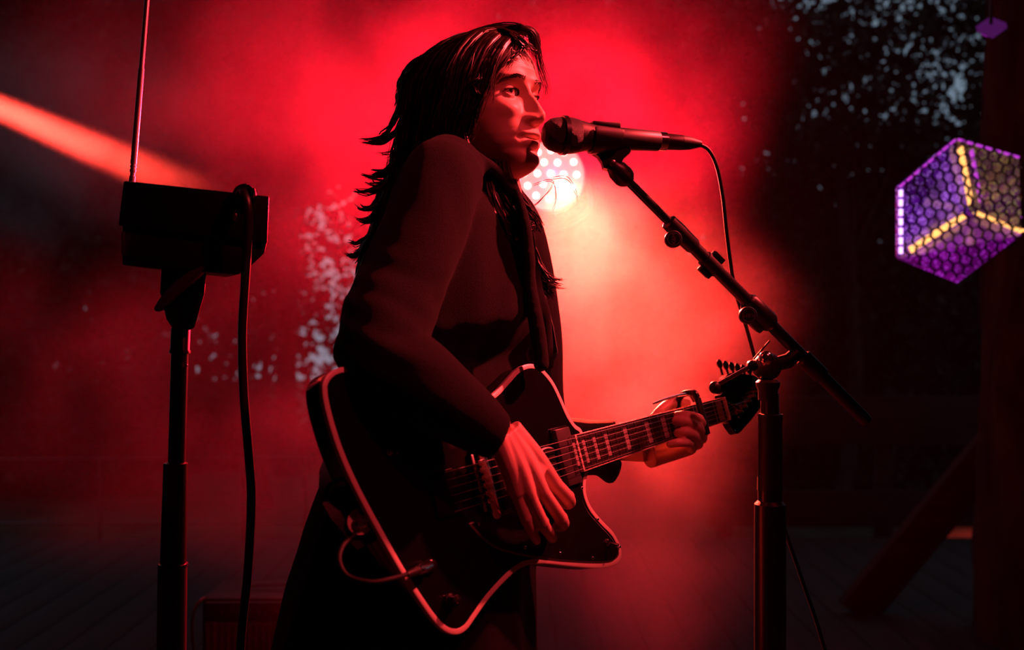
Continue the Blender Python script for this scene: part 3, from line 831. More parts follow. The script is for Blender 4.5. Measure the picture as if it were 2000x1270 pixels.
# swivel joint and pole
PZ = 1.735
def pol(y, px=1503): return P(px, y, PZ)
hub = P(1500, 716, PZ)
MB().lathe(hub + Vector((0, 0.03, 0)), (0, -1, 0), [(0, 0.016), (0.006, 0.0225), (0.030, 0.0235), (0.036, 0.0205), (0.040, 0.010)], 24).build('swivel_hub', CLIPM, ms)
MB().tube([hub + Vector((0.002, 0.01, 0)), P(1540, 705, 1.74), P(1556, 690, 1.745)], [0.012, 0.013, 0.012], 12).build('swivel_arm', CLIPM, ms)
MB().ball(P(1496, 700, 1.69), (0.0125, 0.012, 0.0125), 16, 12).build('swivel_nut', CHROME, ms)
MB().lathe(P(1469, 714, 1.70), (0, -1, 0), [(-0.006, 0.006), (-0.005, 0.009), (0.006, 0.009), (0.008, 0.006)], 18).build('handle_pivot', CLIPM, ms)
MB().tube([P(1462, 718, 1.698), P(1404, 750, 1.69)], 0.0038, 10).build('t_handle_bar', CHROME, ms)
MB().tube([P(1472, 702, 1.70), P(1503, 666, 1.715)], 0.0016, 8).build('handle_pin', CHROME, ms)
MB().ball(P(1396, 757, 1.69), (0.0098, 0.0095, 0.0105), 18, 12).build('handle_ball', BLACKP, ms)
MB().lathe(P(1500, 742, PZ), (0, 0, -1), [(0, 0.016), (0.004, 0.0205), (0.010, 0.0200), (0.018, 0.0165), (0.034, 0.0165)], 24).build('pole_head', CLIPM, ms)
bz = 0.03
a = P(1503, 768, PZ); b = P(1504, 812, PZ)
MB().lathe(a, b - a, [(0, 0.0155), ((b - a).length + 0.02, 0.0155)], 22).build('pole_inner', tubeM, ms)
a = P(1504, 808, PZ)
MB().lathe(a, (0, 0, -1), [(0, 0.018), (0.001, 0.0212), (0.010, 0.0212), (0.012, 0.0200), (0.13, 0.0215)], 24).build('pole_clutch', RUBBER, ms)
a = P(1504, 955, PZ)
MB().lathe(a, (0, 0, -1), [(0, 0.0205), (0.02, 0.0205), (0.026, 0.0262), (0.05, 0.0265), (a.z - 0.05, 0.0265)], 24).build('pole_outer', tubeM, ms)
MB().lathe((a.x, a.y, 0.09), (0, 0, -1), [(0, 0.03), (0.01, 0.04), (0.05, 0.04), (0.06, 0.03)], 20).build('tripod_hub', CLIPM, ms)
for w in (30, 150, 270):
    e = Vector((a.x + 0.34 * math.cos(math.radians(w)), a.y + 0.34 * math.sin(math.radians(w)), 0.012))
    lg = MB().tube([Vector((a.x, a.y, 0.07)), e], 0.0105, 12).build('leg', tubeM, ms)
    MB().ball(e, (0.016, 0.016, 0.0118), 12, 8).build('rubber_foot', RUBBER, lg)

# ------------------------------------------------------------------ theremin on its own stand
TZ = 1.50
tb = thing('theremin', P(350, 520, TZ + 0.05), 'black box theremin with tall chrome antenna on a stand at left', 'instrument')
CASE = mat('black_case', (0.007, 0.007, 0.0075), 0.5, 0, 0.35, bump=0.15, bscale=300)
def quadbox(front, back, name, m, parent, bev=0.002):
    n = len(front); bm = bmesh.new()
    vf = [bm.verts.new(p) for p in front]; vb = [bm.verts.new(p) for p in back]
    bm.faces.new(vf); bm.faces.new(vb[::-1])
    for i in range(n): bm.faces.new((vf[i], vb[i], vb[(i + 1) % n], vf[(i + 1) % n]))
    bmesh.ops.recalc_face_normals(bm, faces=bm.faces[:])
    if bev: bmesh.ops.bevel(bm, geom=bm.edges[:], offset=bev, segments=2, affect='EDGES', profile=0.5)
    bm.verts.index_update()
    mb = MB().add([q.co.copy() for q in bm.verts], [[q.index for q in fa.verts] for fa in bm.faces]); bm.free()
    return mb.build(name, m, parent)
fr = [P(*Z3(*q), TZ) for q in ((192, 167), (1100, 263), (1088, 560), (158, 445))]
case = quadbox(fr, [p + Vector((0.0 if i in (0, 3) else -0.045, 0.10, 0.0)) for i, p in enumerate(fr)], 'case_lid', CASE, tb, 0.003)
fr = [P(*Z3(*q), TZ + 0.006) for q in ((186, 440), (1086, 545), (1070, 618), (960, 722), (905, 751), (415, 714), (185, 690))]
quadbox(fr, [p + Vector((0.0 if i in (0, 5, 6) else -0.04, 0.085, 0)) for i, p in enumerate(fr)], 'case_body', CASE, tb, 0.002)
MB().box(P(*Z3(210, 560), TZ + 0.002), Vector((0.0028, 0, 0)), Vector((0, 0.012, 0)), Vector((0, 0, 0.017)), 0.001).build('hinge', STEEL, tb)
gr_ = MB(); prf = [(0.0, 0.010), (0.0, 0.0165), (0.009, 0.0165), (0.009, 0.010)]
gr_.lathe(P(*Z3(950, 262), TZ), (0, -1, 0), prf + [prf[0]], 24).build('jack_collar', RUBBER, tb)
MB().ball(P(*Z3(885, 388), TZ - 0.002), (0.0045, 0.004, 0.008), 12, 8).build('side_knob', STEEL, tb)
ab = P(258, 352, TZ + 0.05)
ad = (P(287, 0, TZ + 0.05) - ab).normalized(); am = (P(287, 0, TZ + 0.05) - ab).length
ant = MB().lathe(ab, ad, [(-0.004, 0.0046), (0.006, 0.0046), (0.0065, 0.0036), (0.012, 0.0036), (0.0125, 0.0046), (0.0165, 0.0046), (0.017, 0.0038), (0.0185, 0.0038), (0.019, 0.0046), (0.022, 0.0046), (0.0225, 0.0038), (0.024, 0.0038), (0.0245, 0.0046), (am * .62, 0.0044), (am * .621, 0.0036), (am * 1.25, 0.0036), (am * 1.251, 0.0028), (am * 1.6, 0.0028), (am * 1.61, 0.0040), (am * 1.63, 0.001)], 16)
ant.build('antenna', mat('brushed_antenna_chrome', (0.8, 0.8, 0.8), 0.3, 1.0), tb)

ts = thing('theremin_stand', Vector((P(330, 1270, TZ + 0.05).x, TZ + 0.05, 0)), 'black straight pole stand carrying the theremin', 'stand')
SZ = TZ + 0.05
fr = [P(*Z3(*q), SZ - 0.02) for q in ((424, 700), (712, 735), (700, 870), (640, 1080), (600, 1098), (500, 1094), (455, 1030), (415, 860))]
quadbox(fr, [p + Vector((-0.020 if i in (1, 2, 3, 4) else 0.0, 0.045, 0)) for i, p in enumerate(fr)], 'mount_block', CLIPM, ts, 0.004)
wl = [P(*Z3(*q), SZ - 0.045) for q in ((372, 968), (410, 900), (500, 800), (600, 725), (695, 682), (712, 700), (650, 770), (560, 850), (470, 935), (400, 985))]
quadbox(wl, [p + Vector((0, 0.018, 0)) for p in wl], 'wing_lever', mat('lever_plastic', (0.03, 0.028, 0.028), 0.5), ts, 0.004)
def pole_seg(name, y0, y1, x0, x1, prof, m):
    a, b = P(x0, y0, SZ), P(x1, y1, SZ); L = (b - a).length
    return MB().lathe(a, b - a, [(t * L, r) for t, r in prof], 24).build(name, m, ts)
pole_seg('top_collar', 640, 690, 353, 351, [(0, 0.0128), (0.05, 0.0142), (0.85, 0.0142), (0.9, 0.0155), (1, 0.0155)], tubeM)
pole_seg('pole_upper', 688, 905, 351, 345, [(0, 0.0128), (1, 0.0128)], tubeM)
pole_seg('pole_middle', 903, 1106, 343, 338, [(0, 0.015), (0.01, 0.0178), (0.97, 0.0192), (0.975, 0.022), (1, 0.022)], tubeM)
a, b = P(337, 1104, SZ), Vector((P(325, 1270, SZ).x, SZ, 0.03))
MB().lathe(a, b - a, [(0, 0.0215), ((b - a).length, 0.0225)], 24).build('pole_lower', RUBBER, ts)
MB().lathe((b.x, b.y, 0.0), (0, 0, 1), [(0, 0.125), (0.012, 0.125), (0.02, 0.11), (0.035, 0.03), (0.05, 0.026)], 32).build('base_plate', BLACKM, ts)
MB().ball(P(364, 714, SZ - 0.012), 0.0022, 8, 6).build('set_screw', CHROME, ts)

tcab = thing('theremin_cable', P(482, 380, TZ - 0.02), 'thick black cable hanging straight down from the theremin box', 'cable')
q0 = P(*Z3(950, 262), TZ - 0.004)
tcp = [q0 + Vector((0, 0.004, 0)), q0 + Vector((0, -0.012, 0.004)), P(483, 400, TZ - 0.024), P(485, 450, TZ - 0.024), P(478, 560, TZ - 0.022), P(473, 660, TZ - 0.02), P(477, 780, TZ - 0.02), P(487, 900, TZ - 0.02), P(491, 980, TZ - 0.02), P(484, 1120, TZ), P(468, 1290, TZ), P(450, 1700, TZ), P(440, 2080, TZ + 0.1), Vector((-0.6, 2.2, 0.008)), Vector((-0.8, 3.0, 0.008))]
MB().tube(spline(tcp, 110), 0.0066, 10).build('cord', mat('smooth_cable', (0.02, 0.018, 0.018), 0.3, 0, 0.5), tcab, flat_angle=180)
MB().tube(spline([P(480, 362, TZ + 0.03), P(466, 370, TZ - 0.004), P(466, 384, TZ - 0.012), P(494, 386, TZ - 0.012), P(494, 370, TZ - 0.004)], 20), 0.0035, 8).build('plug_loop', RUBBER, tcab)

# ------------------------------------------------------------------ LED can behind the singer
par = thing('stage_can_light', PAR, 'round red LED stage can shining behind the singer\'s chin', 'stage light')
pc = P(1073.8, 345.5, PAR_D)
ax = (Vector((0.12, 0.2, 1.12)) - pc).normalized()
ax = Vector((0, -1, 0)).lerp(ax, 0.3).normalized()
PR = 66 / F * PAR_D
MB().lathe(pc, -ax, [(-0.012, PR * 1.0), (-0.012, PR * 1.06), (0.06, PR * 1.06), (0.14, PR * 0.95), (0.19, PR * 0.7), (0.2, PR * .3)], 40).build('housing', BLACKM, par)
LENS = mat('glowing_lens_plate', (0.8, 0.5, 0.45), 0.3, emit=(1.0, 0.52, 0.44), estr=0.75)
LED = mat('white_hot_led', (1, 0.9, 0.85), 0.3, emit=(1.0, 0.80, 0.70), estr=9.0)
RIM = mat('lens_rim', (0.5, 0.4, 0.4), 0.25, 0.6)
e1 = Vector((1, 0, 0)); e1 = (e1 - ax * e1.dot(ax)).normalized(); e2 = ax.cross(e1)
if e2.z < 0: e2 = -e2
lens = MB().lathe(pc + ax * 0.0125, ax, [(0, PR), (0.0045, PR), (0.006, PR * .985)], 48).build('lens_plate', LENS, par)
rim = MB(); pr = [(0.002, PR * 1.0), (0.002, PR * 1.05), (0.010, PR * 1.05), (0.012, PR * 1.01)]
rim.lathe(pc + ax * 0.0125, ax, pr + [pr[0]], 48).build('lens_rim', RIM, par)
for (zx, zy) in ((655, 305), (860, 310), (1110, 300), (345, 470), (550, 475), (755, 480), (955, 490), (1155, 495), (400, 665), (640, 640), (845, 655), (1090, 685), (530, 815), (735, 870), (935, 825), (440, 290), (560, 150), (760, 120), (960, 150)):
    o_ = pc + e1 * ((zx - 745) / 525 * PR) + e2 * (-(zy - 520) / 525 * PR) + ax * 0.018
    MB().lathe(o_, ax, [(0, 0.0085), (0.003, 0.008), (0.005, 0.006), (0.006, 0.002)], 14).build('led', LED, par)
yk = MB()
yk.tube(spline([pc - ax * 0.05 + e1 * PR * 1.12, pc - ax * 0.05 + e1 * PR * 1.15 - e2 * PR * 1.0, pc - ax * 0.05 - e2 * PR * 1.5, pc - ax * 0.05 - e1 * PR * 1.15 - e2 * PR * 1.0, pc - ax * 0.05 - e1 * PR * 1.12], 24), 0.008, 8).build('yoke', BLACKM, par)
base = pc - ax * 0.05 - e2 * PR * 1.5
bx_ = P(935, 700, PAR_D + 0.05).x
MB().tube([base, Vector((bx_, base.y, base.z))], 0.014, 12).build('side_arm', BLACKM, par)
base = Vector((bx_, base.y, base.z + 0.02))
MB().tube([base, Vector((base.x, base.y, 0.05))], 0.016, 14).build('lamp_stand_pole', BLACKM, par)
MB().lathe((base.x, base.y, 0.0), (0, 0, 1), [(0, 0.2), (0.012, 0.2), (0.02, 0.17), (0.04, 0.03), (0.06, 0.025)], 28).build('lamp_base', BLACKM, par)

# ------------------------------------------------------------------ hexagonal LED lantern
LZ = 3.15
lan = thing('hexagonal_lantern', P(1880, 410, LZ), 'hexagonal LED lantern with honeycomb grille glowing purple and amber', 'lantern')
HV = [P(*Z1(*q), LZ) for q in ((137, 487), (570, 121), (1052, 263), (1072, 828), (587, 1192), (137, 1006))]
HC = sum(HV, Vector()) / 6
# back corner, set deep behind the grille
back = P(*Z1(690, 655), LZ + 0.30); back = HC + Vector((0.15, 0.26, 0.024))
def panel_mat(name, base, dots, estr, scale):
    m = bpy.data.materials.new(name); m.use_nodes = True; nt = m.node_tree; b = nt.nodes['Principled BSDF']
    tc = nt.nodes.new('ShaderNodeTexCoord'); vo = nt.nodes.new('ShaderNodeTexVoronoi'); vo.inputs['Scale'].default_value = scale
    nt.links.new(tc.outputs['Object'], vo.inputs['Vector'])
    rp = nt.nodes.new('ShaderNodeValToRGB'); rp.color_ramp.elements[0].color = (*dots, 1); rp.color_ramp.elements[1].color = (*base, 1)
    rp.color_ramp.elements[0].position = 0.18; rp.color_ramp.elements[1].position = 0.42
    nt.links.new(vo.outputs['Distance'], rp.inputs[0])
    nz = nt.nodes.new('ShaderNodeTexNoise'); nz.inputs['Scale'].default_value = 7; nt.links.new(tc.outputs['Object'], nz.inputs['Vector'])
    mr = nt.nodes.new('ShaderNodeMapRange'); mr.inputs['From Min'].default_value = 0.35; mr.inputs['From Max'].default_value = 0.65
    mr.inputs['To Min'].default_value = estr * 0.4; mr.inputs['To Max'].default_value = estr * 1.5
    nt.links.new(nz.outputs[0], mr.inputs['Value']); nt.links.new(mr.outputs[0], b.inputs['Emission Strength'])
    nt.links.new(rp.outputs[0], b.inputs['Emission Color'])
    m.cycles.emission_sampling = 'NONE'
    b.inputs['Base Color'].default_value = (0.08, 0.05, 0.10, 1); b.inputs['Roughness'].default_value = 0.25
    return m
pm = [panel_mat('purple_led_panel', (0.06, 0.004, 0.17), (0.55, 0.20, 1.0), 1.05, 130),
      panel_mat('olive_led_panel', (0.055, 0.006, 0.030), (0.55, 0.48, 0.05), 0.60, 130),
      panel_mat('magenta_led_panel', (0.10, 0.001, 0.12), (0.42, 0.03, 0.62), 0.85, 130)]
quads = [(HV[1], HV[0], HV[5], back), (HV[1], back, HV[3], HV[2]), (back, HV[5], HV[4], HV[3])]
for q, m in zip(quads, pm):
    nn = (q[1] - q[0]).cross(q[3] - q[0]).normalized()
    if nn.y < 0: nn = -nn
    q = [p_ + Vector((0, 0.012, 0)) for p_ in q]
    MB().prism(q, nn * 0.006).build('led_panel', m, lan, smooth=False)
AMB = mat('amber_led', (1, 0.7, 0.3), 0.4, emit=(1.0, 0.46, 0.11), estr=2.0)
VIO = mat('violet_led', (0.8, 0.6, 1), 0.4, emit=(0.62, 0.34, 1.0), estr=3.2)
MAG = mat('magenta_led', (0.8, 0.2, 0.9), 0.4, emit=(0.62, 0.05, 0.82), estr=0.9)
def strip(a, b, n, w, m, gap=0.2):
    a, b = Vector(a), Vector(b); d_ = (b - a) / n
    for i in range(n):
        c = a + d_ * (i + 0.5); t = d_.normalized(); s_ = t.cross(Vector((0, 1, 0))).normalized()
        MB().box(c, t * d_.length * (1 - gap) / 2, Vector((0, 0.003, 0)), s_ * w, 0.0015).build('led', m, lan)
def inset_pt(p_, t, off): return back.lerp(p_, t) + Vector(off)
inw = Vector((0, -0.012, 0))
strip(inset_pt(HV[1], 0.10, inw), inset_pt(HV[1], 0.88, inw), 14, 0.0105, AMB)
strip(inset_pt(HV[1], 0.10, inw + Vector((0.034, 0, 0))), inset_pt(HV[1], 0.86, inw + Vector((0.034, 0, 0))), 5, 0.006, MAG)
strip(inset_pt(HV[3], 0.06, inw), inset_pt(HV[3], 0.97, inw), 13, 0.0105, AMB)
strip(inset_pt(HV[3], 0.10, inw + Vector((0.01, 0, 0.034))), inset_pt(HV[3], 0.9, inw + Vector((0.01, 0, 0.034))), 6, 0.006, MAG)
strip(inset_pt(HV[5], 0.10, inw), inset_pt(HV[5], 0.88, inw), 14, 0.0105, AMB)
strip(inset_pt(HV[5], 0.15, inw + Vector((0.012, 0, -0.034))), inset_pt(HV[5], 0.85, inw + Vector((0.012, 0, -0.034))), 6, 0.006, MAG)
strip(HV[0] + Vector((0.003, -0.008, -0.004)), HV[5] + Vector((0.003, -0.008, 0.004)), 7, 0.0055, VIO, 0.3)
strip(HV[0], HV[1], 8, 0.003, MAG, 0.25); strip(HV[1], HV[2], 7, 0.0035, MAG, 0.3)
# honeycomb grille: hexagon walls clipped to the outline
gm = MB(); pit = 0.0345; ah = pit / math.sqrt(3)
hx = [(p_.x - HC.x, p_.z - HC.z) for p_ in HV]
def inside(x, z):
    s_ = None
    for i in range(6):
        (x0, z0), (x1, z1) = hx[i], hx[(i + 1) % 6]
        cr = (x1 - x0) * (z - z0) - (z1 - z0) * (x - x0)
        if s_ is None: s_ = cr > 0
        elif (cr > 0) != s_: return False
    return True
seen = set()
for r_ in range(-12, 13):
    for c_ in range(-12, 13):
        ccx = (c_ + 0.5 * (r_ % 2)) * pit; ccz = r_ * pit * 0.866
        th = math.radians(-12); X, Zz = ccx * math.cos(th) - ccz * math.sin(th), ccx * math.sin(th) + ccz * math.cos(th)
        for k_ in range(6):
            w0 = math.radians(60 * k_ + 30) + th; w1 = math.radians(60 * k_ + 90) + th
            a = (X + ah * math.cos(w0), Zz + ah * math.sin(w0)); b = (X + ah * math.cos(w1), Zz + ah * math.sin(w1))
            key = (round((a[0] + b[0]) * 500), round((a[1] + b[1]) * 500))
            if key in seen: continue
            seen.add(key)
            if inside(*a) or inside(*b):
                pa, pb = Vector((HC.x + a[0], HC.y - 0.004, HC.z + a[1])), Vector((HC.x + b[0], HC.y - 0.004, HC.z + b[1]))
                if not inside(*a): pa = pa.lerp(pb, 0.5)
                if not inside(*b): pb = pb.lerp(pa, 0.5)
                t = (pb - pa); L_ = t.length; t.normalize(); s_ = t.cross(Vector((0, 1, 0))).normalized()
                gm.add([pa + s_ * 0.0021, pa - s_ * 0.0021, pb - s_ * 0.0021, pb + s_ * 0.0021] + [q + Vector((0, 0.012, 0)) for q in (pa + s_ * 0.0021, pa - s_ * 0.0021, pb - s_ * 0.0021, pb + s_ * 0.0021)],
                       [(0, 1, 2, 3), (7, 6, 5, 4), (0, 4, 5, 1), (1, 5, 6, 2), (2, 6, 7, 3), (3, 7, 4, 0)])
gm.build('honeycomb_grille', BLACKP, lan, smooth=False)
# black outer shell behind the panels and a rod to the trunk
sh = MB(); off_ = Vector((0, 0.005, 0))
rimv = [HC + (p_ - HC) * 1.012 + Vector((0, 0.020, 0)) for p_ in HV]; bk = [HC + (p_ - HC) * 0.62 + Vector((0.125, 0.30, 0.015)) for p_ in HV]
sh.add(rimv + bk, [(i, (i + 1) % 6, 6 + (i + 1) % 6, 6 + i) for i in range(6)] + [tuple(range(6, 12))])
shell = sh.build('shell', BLACKP, lan, smooth=False)
MB().tube([HC + Vector((0.05, 0.3, 0)), Vector((1.80, 3.66, HC.z + 0.02))], 0.012, 10).build('mounting_rod', BLACKM, lan)

# small purple glowing tile with a brighter bar, hung on a rod
tile = thing('purple_tile', P(1940, 58, 3.3), 'small purple glowing tile hanging above the hexagonal lantern', 'lamp')
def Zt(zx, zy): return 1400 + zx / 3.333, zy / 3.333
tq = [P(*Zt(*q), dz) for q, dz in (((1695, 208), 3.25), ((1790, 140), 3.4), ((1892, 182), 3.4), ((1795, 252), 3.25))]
nq = Vector((0, 0.01, 0.02))
MB().prism(tq, nq).build('tile_plate', mat('dim_purple_glow', (0.1, 0.02, 0.15), 0.4, emit=(0.10, 0.012, 0.14), estr=0.55), tile, smooth=False)
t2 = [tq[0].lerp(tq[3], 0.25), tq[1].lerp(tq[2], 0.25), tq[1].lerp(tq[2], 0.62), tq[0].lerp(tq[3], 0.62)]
MB().prism([q - nq * 0.15 for q in t2], nq * 0.1).build('bright_bar', mat('purple_bar_glow', (0.3, 0.05, 0.4), 0.4, emit=(0.40, 0.015, 0.48), estr=0.8), tile, smooth=False)
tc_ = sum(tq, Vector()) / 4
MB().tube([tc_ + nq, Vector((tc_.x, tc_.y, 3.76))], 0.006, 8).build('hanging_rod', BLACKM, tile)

# ------------------------------------------------------------------ guitar amplifier low at left
AZ = 3.0
am_ = thing('guitar_amplifier', Vector((P(545, 1200, AZ).x, AZ + 0.12, 0)), 'small dark guitar amplifier with ribbed grille on the floor behind the singer', 'amplifier')
TOLEX = mat('dark_tolex', (0.014, 0.013, 0.013), 0.55, 0, 0.35, bump=0.5, bscale=260)
xl, xr = P(392, 1200, AZ).x, P(700, 1200, AZ).x; zt = P(0, 1170, AZ).z; zg = P(0, 1215, AZ).z
cxm = (xl + xr) / 2
MB().box((cxm, AZ + 0.12, (zt + 0.015) / 2), ((xr - xl) / 2, 0, 0), (0, 0.11, 0), (0, 0, (zt - 0.015) / 2), 0.008).build('cabinet', TOLEX, am_)
GC = mat('grille_cloth', (0.10, 0.085, 0.08), 0.9, 0, 0.1, 0.5, 240, 0.6, 500)
gcl = MB().box((cxm, AZ + 0.006, (zg + 0.05) / 2), ((xr - xl) / 2 - 0.012, 0, 0), (0, 0.006, 0), (0, 0, (zg - 0.05) / 2), 0.002).build('grille', GC, am_)
nr = 22
rib0 = None
for i in range(nr):
    x = xl + 0.02 + (xr - xl - 0.04) * i / (nr - 1)
    MB().box((x, AZ - 0.001, (zg + 0.055) / 2), (0.0045, 0, 0), (0, 0.002, 0), (0, 0, (zg - 0.06) / 2), 0.0008).build('rib', GC, gcl)
MB().box((cxm, AZ + 0.004, (zt + zg) / 2), ((xr - xl) / 2 - 0.014, 0, 0), (0, 0.007, 0), (0, 0, (zt - zg) / 2 - 0.010), 0.002).build('control_panel', BLACKM, am_)
for i in range(6):
    MB().lathe((xl + 0.06 + i * 0.055, AZ - 0.002, (zt + zg) / 2 - 0.006), (0, -1, 0), [(0, 0.008), (0.010, 0.0065), (0.011, 0.004)], 14).build('knob', BLACKP, am_)
MB().tube(spline([(xl + 0.10, AZ + 0.10, zt), (xl + 0.12, AZ + 0.10, zt + 0.012), (cxm, AZ + 0.10, zt + 0.016), (xr - 0.12, AZ + 0.10, zt + 0.012), (xr - 0.10, AZ + 0.10, zt)], 20), 0.006, 8, squash=0.6).build('handle', LEATHER, am_)
for sx in (xl + 0.04, xr - 0.04):
    for sy in (AZ + 0.04, AZ + 0.20):
        MB().lathe((sx, sy, 0), (0, 0, 1), [(0, 0.016), (0.012, 0.018), (0.017, 0.018)], 14).build('foot', RUBBER, am_)
apc = thing('amplifier_cable', P(376, 1240, AZ - 0.03), 'thin black cable arching over the left side of the amplifier', 'cable')
MB().tube(spline([P(470, 1168, AZ + 0.22), P(425, 1164, AZ + 0.10), P(398, 1168, AZ + 0.01), P(380, 1190, AZ - 0.02), P(375, 1230, AZ - 0.03), P(379, 1275, AZ - 0.03), P(388, 1340, AZ - 0.04), Vector((P(388, 1340, AZ).x, AZ - 0.1, 0.006)), Vector((-0.7, 3.8, 0.006))], 60), 0.0045, 8).build('cord', RUBBER, apc, flat_angle=180)

# ------------------------------------------------------------------ the singer
SKIN = mat('skin', (0.62, 0.40, 0.32), 0.48, 0, 0.4, 0.06, 25, 0.04, 500)
WOOL = mat('black_wool_coat', (0.0055, 0.0044, 0.0050), 0.9, 0, 0.10, 0.35, 300, 0.7, 900, sheen=0.035)
HAIRM = mat('dark_brown_hair', (0.020, 0.010, 0.008), 0.36, 0, 0.5, 0.4, 60)
EYEM = mat('eyeball', (0.35, 0.33, 0.32), 0.08, 0, 0.6)
IRIS = mat('dark_iris', (0.02, 0.012, 0.008), 0.05, 0, 0.8)

PHI, PIT, ROLL = math.radians(33), math.radians(5), math.radians(0)
HF = Vector((math.cos(PHI) * math.cos(PIT), -math.sin(PHI) * math.cos(PIT), math.sin(PIT)))
HL = Vector((math.sin(PHI), math.cos(PHI), 0))
HU = HF.cross(HL).normalized()
q = Quaternion(HF, ROLL); HL = q @ HL; HU = q @ HU
HSC = 1.07
EYE_R = P(1001, 178, 1.595)
H0 = EYE_R - (HF * 0.078 - HL * 0.031) * HSC
def HP(f, l, u): return H0 + (HF * f + HL * l + HU * u) * HSC

AF = [(.108, .0), (.106, .020), (.100, .042), (.09, .060), (.075, .076), (.055, .0865), (.035, .0905), (.022, .0910), (.008, .0855), (0, .0830), (-.02, .0830), (-.04, .0845), (-.052, .0895), (-.06, .0915), (-.07, .0905), (-.083, .0855), (-.094, .0890), (-.104, .0885), (-.112, .0815), (-.118, .0690), (-.122, .0510)]
WW = [(.108, .0), (.106, .018), (.100, .036), (.09, .051), (.075, .063), (.055, .0705), (.035, .0735), (.015, .0735), (0, .0720), (-.02, .0700), (-.04, .0655), (-.06, .0575), (-.075, .0500), (-.09, .0405), (-.104, .0290), (-.114, .0195), (-.122, .0090)]
AB = [(.108, .0), (.106, -.02), (.100, -.042), (.085, -.068), (.065, -.085), (.035, -.097), (0, -.099), (-.03, -.088), (-.05, -.068), (-.065, -.040), (-.08, -.010), (-.1, .018), (-.115, .035), (-.122, .042)]
def gs(x, c, s): return math.exp(-((x - c) / s) ** 2)
NOSE = [(.016, 0), (.008, .0045), (0, .0095), (-.008, .0150), (-.016, .0198), (-.024, .0235), (-.031, .0270), (-.0365, .0278), (-.0415, .0245), (-.046, .0140), (-.050, .004), (-.056, 0)]
NWID = [(.016, .010), (.004, .0072), (-.012, .0075), (-.024, .0092), (-.034, .0120), (-.042, .0122), (-.05, .011)]
def face_bump(l, u):
    a = abs(l); d = interp(u, NOSE) * math.exp(-(a / interp(u, NWID)) ** 2.2)
    d += 0.0105 * gs(a, .0135, .0062) * gs(u, -.0405, .0065)                      # wings of the nose
    d -= 0.0125 * gs(a, .030, .0150) * gs(u, .000, .0105)                          # sockets
    d -= 0.0050 * gs(a, .0150, .008) * gs(u, .003, .010)
    d += 0.0042 * gs(a, .030, .020) * gs(u, .0205, .0065)                          # brow
    d -= 0.0015 * gs(a, 0, .010) * gs(u, .024, .010)
    d += 0.0070 * gs(a, .046, .017) * gs(u, -.026, .0130)                          # cheekbone
    d += 0.0030 * gs(a, .030, .014) * gs(u, -.028, .012)
    d -= 0.0045 * gs(a, .043, .014) * gs(u, -.058, .014)                           # hollow
    lw = 0.0195
    d += 0.0058 * gs(a, 0, lw) * gs(u, -.0605, .0050) + 0.0062 * gs(a, 0, lw * .92) * gs(u, -.0750, .0058)
    d -= 0.0105 * gs(a, 0, .0215) * gs(u, -.0675, .0026)                           # parted lips
    d -= 0.0018 * gs(a, 0, .0035) * gs(u, -.0535, .0050)
    d -= 0.0028 * gs(a, .0265, .004) * gs(u, -.067, .006)
    d -= 0.0038 * gs(a, 0, .016) * gs(u, -.0850, .0048)
    d += 0.0045 * gs(a, 0, .0150) * gs(u, -.1010, .0095)                           # chin
    d += 0.0012 * (gs(u, .045, .0016) + gs(u, .053, .0016) + gs(u, .038, .0014)) * gs(a, 0.005, .026)   # raised brow lines
    return d
EYC = (.0665, .0315, -.0010); EYR_LID = 0.0138
head = MB(); NT, NU = 260, 230; v = []; f = []
us = [.108 - (.230) * (i / NU) for i in range(NU + 1)]
for u in us:
    af, w, ab = interp(u, AF), interp(u, WW), interp(u, AB)
    xc = 0.012 if u > -.03 else interp(u, [(-.03, .012), (-.122, .047)])
    for kk in range(NT):
        t = 2 * math.pi * kk / NT; c, s_ = math.cos(t), math.sin(t)
        pw = 0.86
        c2 = math.copysign(abs(c) ** pw, c); s2 = math.copysign(abs(s_) ** pw, s_)
        x = xc + ((af - xc) if c > 0 else (xc - ab)) * c2
        l = w * s2
        if c > 0:
            x += face_bump(l, u) * min(1, c * 2.2)
            dl, du = abs(l) - EYC[1], u - EYC[2]
            rr2 = EYR_LID ** 2 - dl * dl - du * du
            if rr2 > 0:                                                            # lids wrapped round the eyeball, almond slit left open
                lid = EYC[0] + math.sqrt(rr2)
                k = max(0.0, 1 - (dl / .0122) ** 2)
                if -0.0032 * k < du < 0.0036 * k: x = EYC[0] + 0.002
                else: x = max(x, lid + (0.0006 if 0.0036 * k <= du < 0.0036 * k + .003 else 0))
        v.append(HP(x, l, u))
for i in range(NU):
    for kk in range(NT):
        k2 = (kk + 1) % NT; f.append((i * NT + kk, i * NT + k2, (i + 1) * NT + k2, (i + 1) * NT + kk))
f.append(tuple(range(NT - 1, -1, -1))); f.append(tuple(NU * NT + kk for kk in range(NT)))
head.add(v, f)

